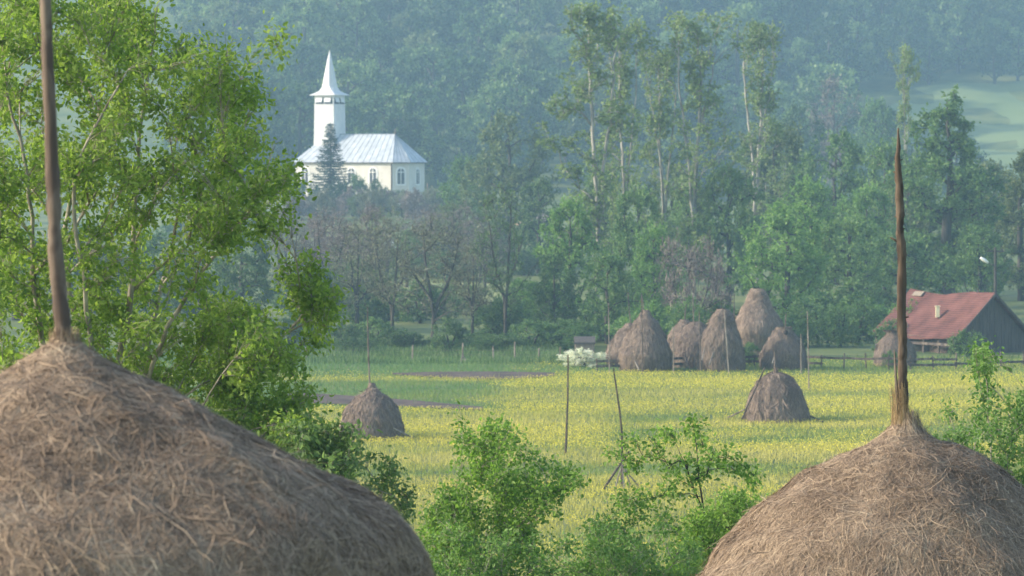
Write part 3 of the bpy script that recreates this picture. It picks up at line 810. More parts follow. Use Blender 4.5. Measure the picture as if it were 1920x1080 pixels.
# --- prototypes of the farther trees (own size in metres, base at the origin)
PROTO = {}
def crown_clumps(rg, n, z0, z1, rmax, env, rc, hollow=.35, lobes=3, lob=.22):
    ph = rg.uniform(0, 6.28, (lobes, 2)); out = []
    while len(out) < n:
        u = rg.random(); z = z0 + (z1 - z0) * u
        a = rg.uniform(0, 6.28)
        e = env(u) * rmax * (1 + lob * sum(math.sin((k + 1) * a + ph[k, 0] + 4 * u * (k + 1) + ph[k, 1]) for k in range(lobes)) / lobes * 1.6)
        if rg.random() > (env(u) + .12) / 1.12: continue
        f = math.sqrt(rg.uniform(hollow ** 2, 1))
        out.append((e * f * math.cos(a), e * f * math.sin(a), z, rc * rg.uniform(.7, 1.3)))
    return out
def proto(name, seed, h, w, stems, clumps, m, bark, **kw):
    rg = np.random.default_rng(seed)
    leaf, lw = kw.get("leaf", .3), kw.get("lw", .6)
    br, P, A, T = grow(rg, stems, clumps, **kw)
    tm = mesh("trunk", np.vstack(br.v), [np.vstack(f) for f in br.f.values()], bark, smooth_f=True)
    cm = leaf_mesh("crown", rg, P, A, T, leaf, lw, m)
    PROTO[name] = (tm, cm, h, w)
round_env = lambda u: max(0.02, math.sqrt(max(0, 1 - (2 * u - .9) ** 2 / 1.25)))
def make_protos():
    for k in range(3):                                    # round broadleaf
        rg = np.random.default_rng(300 + k)
        cl = crown_clumps(rg, 140, 1.6, 12.6, 4.4, round_env, 1.0)
        proto(f"broad{k}", 310 + k, 13.3, 10, [[(0, 0, -.3), (.2, .1, 4), (-.1, .2, 8), (.1, 0, 11)]], cl, M["leaf_mid"], M["bark_dark"], tip_r=.035, twigs=8, lpt=10, leaf=.34, lw=.6, seg=1.0, droop=.2, twig_tubes=False)
    for k in range(2):                                    # large dark layered tree
        rg = np.random.default_rng(330 + k)
        env = lambda u: (.55 + .5 * u if u < .35 else 1.0 * (1 - ((u - .35) / .68) ** 1.7)) * (.82 + .18 * math.sin(u * 26))
        cl = crown_clumps(rg, 210, 2, 20, 6.0, env, 1.15, .3)
        proto(f"large{k}", 340 + k, 21, 13.0, [[(0, 0, -.3), (.3, 0, 6), (0, .2, 13), (.3, 0, 19)]], cl, M["leaf_dark"], M["bark_dark"], tip_r=.04, twigs=8, lpt=11, leaf=.36, lw=.6, seg=1.2, droop=.2, twig_tubes=False)
    for k in range(3):                                    # half-bare, fine twigs
        rg = np.random.default_rng(350 + k)
        env = lambda u: max(.05, math.sin(math.pi * min(1, (u * .85 + .15))) ** .7)
        cl = crown_clumps(rg, 75, 3.0, 12.5, 4.0, env, 1.1, .25)
        lean = [-.9, .8, .3][k]
        st = [[(0, 0, -.3), (.1, 0, 3), (lean * .5, .2, 6), (lean, 0, 11)], [(0, 0, -.3), (.1, .1, 3.2), (-lean * 1.6, 0, 6), (-lean * 2.5, 0, 9.5)], [(0, 0, -.3), (.1, -.1, 4), (lean * 2.2, 0, 7), (lean * 3, .5, 9)]]
        proto(f"bare{k}", 360 + k, 13.3, 9.5, st, cl, M["twig_grey"], M["bark_dark"], tip_r=.022, twigs=7, lpt=7, leaf=.3, lw=.3, seg=.7, droop=-.1, twig_tubes=True, stem_w=60)
    for k in range(2):                                    # twiggy purple bush
        rg = np.random.default_rng(370 + k)
        cl = crown_clumps(rg, 60, 1.0, 5.6, 3.0, lambda u: .35 + .65 * math.sin(math.pi * min(1, u * .8 + .1)), .9, .1)
        st = [[(0, 0, -.2), (a, .1, 1.5), (a * 2.5, 0, 4.5)] for a in (-.7, -.3, .1, .5, .8)]
        proto(f"twiggy{k}", 380 + k, 6.3, 7.0, st, cl, M["twig_purple"], M["bark_dark"], tip_r=.016, twigs=8, lpt=7, leaf=.36, lw=.16, seg=.5, droop=-.5, twig_tubes=True)
    for k in range(3):                                    # poplar: pale stem, thin crown, dense tuft on top
        rg = np.random.default_rng(390 + k)
        cl = []
        for q in range(34): cl.append((rg.normal(-.1, 1.35), rg.normal(0, 1.1), rg.uniform(22.4, 25.4), rg.uniform(.6, 1.0)))
        for q in range(110):
            z = rg.uniform(4.5, 22); a = rg.uniform(0, 6.28); e = (3.9 - .06 * z) * (.7 + .3 * math.sin(z * .5 + k)) * math.sqrt(rg.uniform(.1, 1))
            cl.append((e * math.cos(a) - .4, e * math.sin(a), z, rg.uniform(.45, .95)))
        s1 = [[(0, 0, -.3), (.15, 0, 7), (-.1, .1, 13), (-.35, 0, 18), (-.5, 0, 24)], [(0, 0, -.3), (.15, .1, 7), (.5, 0, 13.2), (1.1, 0, 18), (1.2, 0, 23.5)], [(0, 0, -.3), (.1, -.1, 7), (-.3, -.3, 15), (-1.2, -.2, 20), (-1.5, 0, 23)]][:3 if k else 2]
        proto(f"poplar{k}", 400 + k, 26.2, 6.2, s1, cl, M["leaf_poplar"], M["bark_pale"], tip_r=.018, twigs=9, lpt=5, leaf=.3, lw=.65, seg=.9, droop=.2, twig_tubes=True, up=.35, stem_w=34, max_r=.125, asc=1.0)
    for k in range(4):                                    # hillside wood
        rg = np.random.default_rng(420 + k)
        cl = crown_clumps(rg, 75, 2.5, 13.2, 4.8, round_env, 1.1, .72, 3, .35)
        proto(f"hill{k}", 430 + k, 14.2, 11, [[(0, 0, -.5), (.2, 0, 6), (0, .2, 11)]], cl, M["leaf_hill"], M["bark_dark"], tip_r=.05, twigs=7, lpt=9, leaf=.55, lw=.7, seg=1.5, droop=.15, twig_tubes=False)
    for k in range(3):                                    # shrubs
        rg = np.random.default_rng(440 + k)
        cl = crown_clumps(rg, 75, .3, 3.3, 2.1, lambda u: .75 + .25 * u if u < .4 else math.sqrt(max(.02, 1 - ((u - .4) / .62) ** 2)), .55, .3)
        proto(f"shrub{k}", 450 + k, 3.7, 5.0, [[(0, 0, -.2), (.1, 0, 1), (.5, .1, 2.6)], [(0, 0, -.2), (-.2, 0, 1), (-.7, .1, 2.4)]], cl, M["leaf_dark"], M["bark_dark"], tip_r=.02, twigs=8, lpt=9, leaf=.2, lw=.55, seg=.4, droop=.1, twig_tubes=False)
    # spruce
    rg = np.random.default_rng(470)
    br = MB().tube([(0, 0, -.3), (0, 0, 7), (0, 0, 15)], [.22, .14, .03], 7)
    LP, LA, LT = [], [], []
    z = 1.0
    while z < 14.7:
        u = 1 - z / 15.0
        ln0 = 3.3 * u ** .95 + .12
        for q in range(7 if u > .15 else 5):
            a = rg.uniform(0, 6.28); ln = ln0 * rg.uniform(.75, 1.15)
            d = np.array([math.cos(a), math.sin(a), 0]); n = max(3, int(ln / .09))
            t = np.linspace(.05, 1, n)
            zz = z + ln * (.05 * t - .45 * t ** 1.5 + .42 * t ** 3)
            path = np.stack([d[0] * ln * t, d[1] * ln * t, zz], 1)
            br.tube([path[0], path[n // 2], path[-1]], [.03, .02, .008], 3)
            sdv = np.array([-d[1], d[0], 0])
            for sgn in (-1, 0, 1):
                LP.append(path + rg.normal(0, .03, (n, 3)))
                LA.append(d * .55 + sdv * sgn * .8 + np.array([0, 0, -.25 - (.35 if sgn == 0 else 0)]) + rg.normal(0, .2, (n, 3)))
                LT.append(rg.uniform(.2, .8, n))
        z += .5 * (.5 + .6 * u)
    tm = mesh("trunk", np.vstack(br.v), [np.vstack(f) for f in br.f.values()], M["bark_dark"])
    cm = leaf_mesh("crown", rg, np.vstack(LP), np.vstack(LA), np.concatenate(LT), .38, .3, M["needle"])
    PROTO["spruce"] = (tm, cm, 15.2, 6.0)
make_protos()

def plant(name, kind_, px, ytop, d, wpx, label, cat="tree", m=None, group=None, rz=None, single=False, bark=None, seed=0):
    tm, cm, h, w = PROTO[kind_]
    b = at(px, 500, d); g = float(H(b.x, d))
    top = at(px, ytop, d).z
    sz = max(.05, (top - g) / h); sx = wpx * d / FPX / w
    rg = random.Random(int(px * 31 + ytop * 7 + d))
    o = thing(name, label, cat, (b.x, d, g - .05), rg.uniform(0, 6.28) if rz is None else rz, group)
    o.scale = (sx, sx, sz)
    a = link("trunk" if cat == "tree" else "stem", tm, o); c = link("crown" if cat == "tree" else "foliage", cm, o)
    for ob, mm in ((a, bark), (c, m)):
        if mm:
            ob.material_slots[0].link = 'OBJECT'; ob.material_slots[0].material = M[mm]
    return o

GP = "poplars before the hillside"
plant("poplar_tree", "poplar0", 1118, -5, 330, 190, "tallest poplar, its bare white trunk showing low down before the hillside wood", group=GP, rz=.2)
plant("poplar_tree", "poplar1", 1170, 25, 345, 130, "slimmer poplar with a tufted top close behind the tallest white-trunked poplar", group=GP, rz=.4)
plant("poplar_tree", "poplar2", 1243, 82, 350, 120, "thin half-bare poplar with pale upright branches, shorter than its neighbours", group=GP, rz=.1)
plant("poplar_tree", "poplar1", 1303, 12, 345, 165, "leafy-topped poplar with several pale forked stems, between the half-bare ones", group=GP, rz=3.3)
plant("poplar_tree", "poplar2", 1420, 30, 385, 130, "bare forked poplar with a leafy top, rising above wide grey-green tree", group=GP, rz=3.0)
plant("poplar_tree", "poplar1", 1697, 78, 400, 62, "slim poplar whose tuft pokes up beside the huge dark tree", group=GP, rz=1.0)
GB = "trees in the belt behind the meadow"
belt = [
    ("large0", 1780, 148, 345, 290, "huge dark broad-crowned tree towering behind the red-roofed barn", "leaf_mid"),
    ("large1", 1915, 260, 360, 170, "olive green tree behind the street lamp at the picture edge", "leaf_olive"),
    ("broad0", 1565, 238, 400, 190, "dark round-topped tree between the bare forked poplar and the huge dark tree", "leaf_mid"),
    ("broad1", 1450, 228, 410, 210, "wide grey-green tree under the bare forked poplar", "leaf_olive"),
    ("broad2", 1660, 262, 380, 150, "mid green tree tucked against the lit side of the huge dark tree", "leaf_mid"),
    ("broad0", 1475, 372, 300, 200, "pale green tree with dark trunk directly behind the tallest haystack", "leaf_pale"),
    ("broad2", 1590, 400, 312, 180, "soft green tree between the tallest haystack and the barn", "leaf_mid"),
    ("broad1", 1690, 430, 320, 170, "green tree rising just behind the barn's red roof", "leaf_mid"),
    ("broad1", 1365, 300, 345, 150, "olive tree filling the gap between leafy-topped poplar and wide grey-green tree", "leaf_mid"),
    ("broad1", 1070, 365, 305, 140, "light green round tree at the foot of the tallest poplar", "leaf_pale"),
    ("broad2", 1195, 345, 315, 130, "mid green tree between the two half-bare poplars' feet", "leaf_mid"),
    ("broad0", 1040, 470, 284, 110, "small dense green tree above the wooden shed", "leaf_dark"),
    ("broad2", 1140, 470, 282, 130, "dark green tree behind the broad pointed haystack", "leaf_mid"),
    ("broad1", 1225, 415, 296, 110, "pale green tree with small leaves above the pointed haystack", "leaf_pale"),
    ("bare1", 947, 318, 288, 150, "sparse dark tree with a tall straight trunk beside the red-roofed hut", "leaf_dark"),
    ("broad0", 955, 205, 470, 190, "grey-green dome-shaped tree beyond the church apse", "leaf_olive"),
    ("broad2", 875, 290, 480, 120, "smaller grey-green tree next to the dome-shaped one", "leaf_mid"),
    ("bare0", 812, 383, 284, 200, "spreading half-bare tree with a thick forked dark trunk", "twig_grey"),
    ("bare1", 735, 392, 292, 150, "half-bare tree with two leaning trunks left of the forked one", "twig_grey"),
    ("bare2", 668, 400, 300, 150, "thin half-bare tree behind the pole of the round haystack", "twig_grey"),
    ("bare2", 885, 440, 290, 120, "small half-bare tree with a V-shaped trunk by the yellow field", "twig_grey"),
    ("bare0", 610, 372, 335, 160, "tall grey twiggy tree below the spruce", "twig_purple"),
    ("bare1", 545, 385, 325, 150, "grey twiggy tree showing past the edge of the bright green tree", "twig_grey"),
    ("bare2", 700, 372, 390, 170, "purple-grey twiggy tree below the church wall", "twig_purple"),
    ("bare0", 820, 372, 420, 150, "brownish bare tree beneath the church apse windows", "twig_purple"),
    ("bare1", 900, 395, 400, 120, "purple bare tree between the church and the dome-shaped tree", "twig_purple"),
    ("bare2", 1560, 122, 640, 130, "hazy purple bare tree high before the far meadow", "twig_purple"),
    ("broad1", 1640, 180, 620, 110, "hazy green tree at the lower edge of the far hillside meadow", "leaf_mid"),
    ("broad0", 1500, 190, 600, 120, "hazy green tree beside the purple bare tree", "leaf_hill"),
    ("broad2", 1850, 300, 520, 150, "hazy tree in front of the far hillside meadow", "leaf_olive"),
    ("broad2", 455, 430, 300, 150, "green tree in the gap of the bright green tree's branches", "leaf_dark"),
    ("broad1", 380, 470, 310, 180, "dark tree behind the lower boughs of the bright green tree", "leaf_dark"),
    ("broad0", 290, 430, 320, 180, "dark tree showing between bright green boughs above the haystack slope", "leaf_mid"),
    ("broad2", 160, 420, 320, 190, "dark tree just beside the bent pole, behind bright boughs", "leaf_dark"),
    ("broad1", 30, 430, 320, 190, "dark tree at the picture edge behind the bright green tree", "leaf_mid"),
    ("broad1", 1290, 330, 370, 110, "hazy green tree behind the leafy-topped poplar's stems", "leaf_mid"),
    ("broad2", 1010, 330, 420, 110, "bluish green tree behind the light green round tree", "leaf_hill"),
    ("broad0", 1740, 330, 420, 160, "bluish tree filling in behind the huge dark tree", "leaf_hill"),
    ("broad1", 1835, 420, 330, 130, "green tree growing close behind the barn's ridge", "leaf_mid"),
    ("broad0", 660, 480, 320, 130, "low green tree behind the round haystack's pole top", "leaf_dark"),
    ("broad1", 590, 500, 310, 120, "low dark tree beside the bright tree's outreaching branch", "leaf_dark"),
    ("broad0", 1260, 300, 400, 130, "soft hazy green tree behind the half-bare poplar's stems", "leaf_olive"),
    ("broad2", 1520, 330, 360, 160, "soft green tree just behind the pale green tree with dark trunk", "leaf_pale"),
    ("broad1", 1625, 340, 365, 150, "soft green tree whose crown meets the huge dark tree's lower boughs", "leaf_pale"),
    ("broad0", 1700, 300, 372, 140, "yellowish green tree overlapping the trunk of the slim poplar", "leaf_olive"),
    ("broad2", 1840, 300, 372, 170, "olive green tree joining the huge dark tree to the lamp-side tree", "leaf_olive"),
    ("broad1", 1130, 300, 400, 120, "soft hazy green tree behind the white trunk of the tallest poplar", "leaf_mid"),
    ("broad2", 980, 520, 300, 90, "low leafy tree in front of the small red-roofed hut", "leaf_pale"),
]
for k, (kd, px, yt, d, w, lab, mm) in enumerate(belt):
    plant("bare_tree" if kd.startswith("bare") else "broadleaf_tree", kd, px, yt, d, w, lab, "tree", mm, GB, rz=0 if kd.startswith("bare") else None)
plant("twiggy_bush", "twiggy0", 1297, 425, 276, 175, "purple-brown leafless bush rising behind the row of haystacks", "bush", "twig_purple")
plant("twiggy_bush", "twiggy1", 1010, 395, 520, 80, "pinkish bare bush in the hazy gap behind light green round tree", "bush", "twig_purple")
plant("spruce_tree", "spruce", 620, 226, 596, 96, "dark pointed spruce standing in front of the white church tower", "tree")
GC = "shrubs around the church"
for k, (px, yt, d, w, mm, lab) in enumerate([(668, 326, 600, 60, "leaf_mid", "leafy shrub covering the nave wall beside the spruce"), (708, 333, 598, 50, "leaf_hill", "bushy shrub in front of the nave's middle window"),
        (572, 338, 600, 80, "leaf_hill", "shrub before the church's west end"), (750, 355, 600, 60, "leaf_olive", "pale flowering shrub below the apse window"), (810, 352, 620, 70, "leaf_olive", "brownish shrub beside the pale pole at the apse"),
        (635, 340, 590, 70, "leaf_hill", "dark shrub around the foot of the spruce"), (850, 340, 630, 70, "leaf_mid", "hazy shrub beyond the apse")]):
    plant("shrub", ["shrub0", "shrub1", "shrub2"][k % 3], px, yt, d, w, lab, "shrub", mm, GC)
rgs = random.Random(8)
for k in range(16):
    x = 555 + k * 20 + rgs.uniform(-6, 6)
    plant("shrub", f"shrub{k % 3}", x, rgs.uniform(348, 370), rgs.uniform(560, 588), rgs.uniform(48, 75), "hazy purple-brown bush in the rough hedge below the church", "shrub", rgs.choice(["twig_purple", "leaf_olive", "twig_purple", "twig_grey"]), "bushes in the hedge below the church")
GS = "dark shrubs along the far edge of the meadow"
for k in range(22):
    x = 545 + k * 25 + rgs.uniform(-8, 8)
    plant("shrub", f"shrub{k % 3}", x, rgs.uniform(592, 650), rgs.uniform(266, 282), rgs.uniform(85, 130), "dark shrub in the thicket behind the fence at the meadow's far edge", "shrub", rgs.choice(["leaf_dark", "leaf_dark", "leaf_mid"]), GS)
GS2 = "shrubs behind the row of haystacks"
for k in range(21):
    x = 1070 + k * 32 + rgs.uniform(-8, 8)
    plant("shrub", f"shrub{k % 3}", x, rgs.uniform(545, 620), rgs.uniform(270, 292), rgs.uniform(100, 150), "green shrub in the thicket behind the row of haystacks and the barn", "shrub", rgs.choice(["leaf_dark", "leaf_mid", "leaf_mid", "leaf_pale"]), GS2)
GS3 = "bushes in the hazy ground behind the tree belt"
for k in range(34):
    x = -20 + k * 58 + rgs.uniform(-15, 15)
    plant("shrub", f"shrub{k % 3}", x, rgs.uniform(405, 470), rgs.uniform(470, 560), rgs.uniform(90, 130), "hazy bush in the low ground between the tree belt and the hill", "shrub", rgs.choice(["leaf_hill", "leaf_mid", "twig_purple"]), GS3)
GS4 = "undergrowth shrubs among the half-bare trees"
for k in range(30):
    x = 555 + (k * 37) % 500 + rgs.uniform(-12, 12)
    d = rgs.uniform(292, 345) if k < 18 else rgs.uniform(405, 440)
    yb = 290 + 99900 / d
    plant("shrub", f"shrub{k % 3}", x, yb - rgs.uniform(55, 95), d, rgs.uniform(80, 125), "green undergrowth shrub among the trunks of the half-bare trees", "shrub", rgs.choice(["leaf_dark", "leaf_mid", "leaf_mid", "leaf_olive"]), GS4)
GT = "grey and purple bare trees in the hazy belt below the church"
for k in range(15):
    x = 535 + k * 28 + rgs.uniform(-10, 10)
    plant("bare_tree", f"bare{k % 3}", x, rgs.uniform(365, 425), rgs.uniform(345, 455), rgs.uniform(100, 150), "hazy grey-purple bare tree in the thin wood below the church", "tree", rgs.choice(["twig_purple", "twig_purple", "twig_grey", "leaf_olive"]), GT, rz=rgs.uniform(0, 6))
plant("flowering_bush", "shrub1", 1094, 650, 250.5, 106, "white blossoming bush at the end of the rail fence", "bush", "blossom", rz=0)
plant("shrub", "shrub2", 1812, 617, 262, 84, "round green shrub hiding the corner of the red-roofed barn", "shrub", "leaf_mid")
plant("shrub", "shrub0", 1405, 640, 253, 60, "small green shrub between bell-shaped and low grey haystacks", "shrub", "leaf_mid")
plant("shrub", "shrub1", 1672, 655, 249, 50, "low green shrub before the pale hay heap at the barn", "shrub", "leaf_mid")

# hillside wood: each tree its own object
def hillside():
    rg = random.Random(12)
    pts = []
    y = 695.0
    while y < 1010 and len(pts) < 290:
        half = y * .134 + 6
        n = int(2 * half / 11.0)
        for i in range(n):
            x = -half + (i + rg.uniform(.05, .95)) * 2 * half / n
            yy = y + rg.uniform(-6, 6)
            # church yard stays open, so does the far meadow, so does what the bright tree hides
            if x / yy * FPX + 960 < 330: continue
            if HM[0] + (yy - 735) * .10 - 3 < x and HM[2] - 30 < yy < HM[3] - 8: continue
            gz = float(H(x, yy))
            py = 290 - (gz + 12 - CAM_H) / yy * FPX
            if py < -70: continue
            pts.append((x, yy, gz))
        y += 20 if not 900 < y < 965 else 11
    for k, (x, yy, gz) in enumerate(pts):
        tm, cm, h, w = PROTO[f"hill{k % 4}"]
        s = rg.uniform(.8, 1.45)
        o = thing("hillside_tree", "hazy blue-green broadleaf tree in the dense wood on the hillside", "tree", (x, yy, gz - .3), rg.uniform(0, 6.28), "trees of the hillside wood")
        o.scale = (s * rg.uniform(.85, 1.15), s * rg.uniform(.85, 1.15), s * rg.uniform(.9, 1.2))
        link("trunk", tm, o); c = link("crown", cm, o)
        if rg.random() < .12:
            c.material_slots[0].link = 'OBJECT'; c.material_slots[0].material = M["leaf_olive"]
    print("hill trees", len(pts))
hillside()

# ------------------------------------------------------------------ church
M["tin"] = noise_mat("zinc_sheet", [(.3, (.42, .45, .48)), (.6, (.58, .61, .63)), (.8, (.68, .70, .71))], .9, 6, rough=.5, spec=.5, metal=.25)
def tin_mat():
    m, t, b = mat("seamed_zinc")
    n = noise(t, .9, 6)
    c = ramp(t, n, [(.3, (.36, .39, .42)), (.6, (.50, .53, .56)), (.8, (.62, .64, .66))])
    t.links.new(mixc(t, math_n(t, 'MULTIPLY', attr(t), 2.0), (.2, .23, .26), c), b.inputs["Base Color"])
    b.inputs["Roughness"].default_value = .5; b.inputs["Specular IOR Level"].default_value = .5; b.inputs["Metallic"].default_value = .2
    return m
M["tin"] = tin_mat()
M["tin_white"] = noise_mat("white_sheet", [(.3, (.52, .53, .54)), (.7, (.68, .68, .67))], .7, 5, rough=.5, spec=.4)
M["plaster"] = noise_mat("cream_plaster", [(.3, (.53, .50, .45)), (.7, (.66, .64, .58))], .5, 5)
M["trim"] = noise_mat("white_trim", [(.3, (.7, .7, .68)), (.7, (.8, .8, .78))], 2)
M["dark"] = noise_mat("opening_shade", [(.3, (.012, .014, .02)), (.7, (.03, .032, .04))], 2)
M["pane"] = noise_mat("window_glass", [(.3, (.02, .03, .05)), (.7, (.05, .06, .08))], 1.0, rough=.15, spec=.5)
def church():
    th = R(28.0); d = 660.0
    c0 = at(554, 306, d)                                   # south-west eave corner
    g = 4.4
    o = thing("church", "white church with a pointed tin spire tower and pale metal roof below the wooded hill", "church", (c0.x, d, g), -th)
    L, Wd, ze, zr = 19.1, 9.0, 12.25 - g, 17.15 - g
    foot = [(0, 0), (L, 0), (L + 2, 1.85), (L + 2, Wd - 1.85), (L, Wd), (0, Wd)]
    MB().prism([(x, y, -1.5) for x, y in foot], (0, 0, ze + 1.5)).build("nave_wall", M["plaster"], o)
    # eave gutter board
    ov = .45
    eave = [(-ov, -ov), (L + .2, -ov), (L + 2 + ov, 1.85 - .25), (L + 2 + ov, Wd - 1.6), (L + .2, Wd + ov), (-ov, Wd + ov)]
    MB().prism([(x, y, ze + .01) for x, y in eave], (0, 0, .16)).build("eave_board", M["pole_grey"], o)
    # roof: hipped, standing seams as real ridges
    r0, r1 = Vector((3.6, Wd / 2, zr)), Vector((L - 2.2, Wd / 2, zr))
    E = [Vector((x, y, ze + .18)) for x, y in eave]
    roof = MB()
    polys = [[E[0], E[1], r1, r0], [E[1], E[2], r1], [E[2], E[3], r1], [E[3], E[4], r1], [E[4], E[5], r0, r1], [E[5], E[0], r0]]
    for p in polys: roof.poly([tuple(v) for v in p])
    roof.poly([tuple(v) for v in E[::-1]])
    def seam(a, b, r=.05): roof.tube([tuple(a), tuple(b)], r, 4, 0.0)
    for q in range(1, 17):                                 # seams of the long south slope (slightly slanting, as laid)
        t = q / 17
        seam(E[0].lerp(E[1], t), r0.lerp(r1, max(0, min(1, t * 1.12 - .05))), .045)
    for a, b in ((E[1], E[2]), (E[2], E[3])):
        for q in range(0, 5): seam(a.lerp(b, q / 4), r1, .05)
    for q in range(1, 9): seam(E[5].lerp(E[0], q / 9), r0, .045)
    seam(r0, r1, .09); seam(E[0], r0, .08)
    rf = roof.build("roof", M["tin"], o)
    fin = MB().tube([tuple(r1), (r1.x, r1.y, zr + .9)], [.1, .05], 6)
    fin.box((r1.x, r1.y, zr + .75), (.5, .07, .08)).box((r1.x, r1.y, zr + .25), (.3, .3, .3))
    fin.build("roof_cross", M["pole_grey"], rf)
    MB().prism([tuple(E[1].lerp(E[2], .9).lerp(r1, .18) + Vector((.12, -.12, .12))), tuple(E[1].lerp(E[2], .97).lerp(r1, .18) + Vector((.12, -.12, .12))), tuple(E[1].lerp(E[2], .95).lerp(r1, .34) + Vector((.1, -.1, .15)))], (.05, -.05, .06)).build("roof_hatch", M["tin_white"], rf)
    # tower
    tx, ty = 4.1, Wd / 2
    z0, z1, z2 = ze - .3, 22.15 - g, 23.75 - g
    def ring(hw, z): return [(tx - hw, ty - hw, z), (tx + hw, ty - hw, z), (tx + hw, ty + hw, z), (tx - hw, ty + hw, z)]
    def loft(mb, rings):
        V = np.array([p for r in rings for p in r]); n = len(rings[0])
        F = [[i * n + j, i * n + (j + 1) % n, (i + 1) * n + (j + 1) % n, (i + 1) * n + j] for i in range(len(rings) - 1) for j in range(n)]
        mb.add(V, [F]); mb.poly(rings[-1]); mb.poly(rings[0][::-1]); return mb
    tw = loft(MB(), [ring(2.08, z0), ring(1.98, ze + 4), ring(1.9, z1)])
    loft(tw, [ring(1.97, z1), ring(1.97, z1 + .1)])
    loft(tw, [ring(1.86, z1 + .1), ring(1.86, z2)])
    for hw_z in range(4):
        pass
    t = tw.build("tower", M["tin_white"], o)
    for face in range(2):                                  # hinged sound flaps over the belfry openings
        for s in (-.85, .85):
            a, h = .78, 1.12
            zb = z1 + .14
            if face == 0:
                f3 = lambda u, out, z: (tx + s + u, ty - 1.86 - out, z)
            else:
                f3 = lambda u, out, z: (tx + 1.86 + out, ty + s + u, z)
            b = MB()
            b.poly([f3(-a, .02, zb), f3(a, .02, zb), f3(a, .02, zb + h), f3(-a, .02, zb + h)])
            bo = b.build("belfry_opening_shade", M["dark"], t)  # flat near-black sheet on the wall, painted as the shade inside the opening
            fl = MB().prism([f3(-a * .88, .34, zb + .3), f3(a * .7, .34, zb + .3), f3(a * .7, .05, zb + h), f3(-a * .88, .05, zb + h)], (0, -.03, .03) if face == 0 else (.03, 0, .03))
            fl.build("belfry_flap", M["tin_white"], t)
    sp = MB()
    def oct_ring(hw, ch, z):
        k = hw * (1 - ch); c = []
        for x, y in ((-k, -hw), (k, -hw), (hw, -k), (hw, k), (k, hw), (-k, hw), (-hw, k), (-hw, -k)): c.append((tx + x, ty + y, z))
        return c
    loft(sp, [oct_ring(2.5, .02, z2), oct_ring(2.5, .02, z2 + .12), oct_ring(1.85, .06, z2 + .42), oct_ring(1.35, .2, z2 + .85), oct_ring(1.2, .4, z2 + 1.3), oct_ring(1.12, .5, z2 + 1.7),
              oct_ring(1.18, .5, z2 + 1.74), oct_ring(1.1, .52, z2 + 1.9), oct_ring(.66, .58, z2 + 4.6), oct_ring(.04, .58, z2 + 7.7)])
    s = sp.build("spire", M["tin_white"], o)
    MB().tube([(tx, ty, z2 + 7.6), (tx, ty, z2 + 8.0)], [.06, .03], 5).build("spire_tip", M["pole_grey"], s)
    # arched windows
    def window(p, u, n, w=.62, h=2.0, zb=ze - 3.45):
        p, u, n = Vector(p), Vector(u).normalized(), Vector(n).normalized()
        def arch(w, h, e, off): return [tuple(p + u * x + n * off + Vector((0, 0, zb + y))) for x, y in [(-w, -e), (w, -e)] + [(w * math.cos(a), h + w * math.sin(a)) for a in np.linspace(0, math.pi, 9)]]
        f = MB().prism(arch(w + .28, h, .25, .002), tuple(n * .07)).build("window", M["trim"], o)
        MB().prism(arch(w, h, 0, .074), tuple(n * .012)).build("pane", M["pane"], f)
        b = MB()
        b.prism([tuple(p + u * x + n * .09 + Vector((0, 0, zb + z))) for x, z in ((-.06, 0), (.06, 0), (.06, h + w), (-.06, h + w))], tuple(n * .03))
        b.prism([tuple(p + u * x + n * .125 + Vector((0, 0, zb + z))) for x, z in ((-w, h * .95), (w, h * .95), (w, h * .95 + .12), (-w, h * .95 + .12))], tuple(n * .02))
        b.build("glazing_bar", M["trim"], f)
    for x in (1.9, 7.2, 11.0, 15.2): window((x, 0, 0), (1, 0, 0), (0, -1, 0))
    e = Vector((2, 1.85, 0)); window((L + .95, .88, 0), e, (1.85, -2, 0), .6)
    window((L + 2, Wd / 2 + .2, 0), (0, 1, 0), (1, 0, 0), .5)
    MB().tube([(L - .3, -.14, ze - .1), (L - .3, -.12, ze - 1), (L - .3, -.12, -1)], .1, 6).build("drainpipe", M["pole"], o)
church()
GV = "white posts near the church"
for k, (px, y0, y1, lab) in enumerate([(748, 400, 383, "short white post in the bushes below the church, lower one"), (769, 385, 366, "white post in the bushes below the apse, taller one")]):
    b = at(px, y0, 590); g = float(H(b.x, 590)); t = at(px, y1, 590)
    p = MB().box((0, 0, (t.z - g) / 2), (.3, .25, t.z - g)).box((0, 0, t.z - g + .08), (.4, .32, .14)).build("white_post", M["trim"]); p.location = (b.x, 590, g)
    tag(p, lab, "post", GV)
b = at(802, 400, 600); g = float(H(b.x, 600)); t = at(802, 343, 600)
p = pole_geo([(0, 0, 0), (0, 0, (t.z - g) / 2), (0, 0, t.z - g)], [.16, .14, .12], 5, 7, .002, 8).build("utility_pole", M["pole_light"]); p.location = (b.x, 600, g)
tag(p, "pale pole standing at the apse end of the church", "pole")

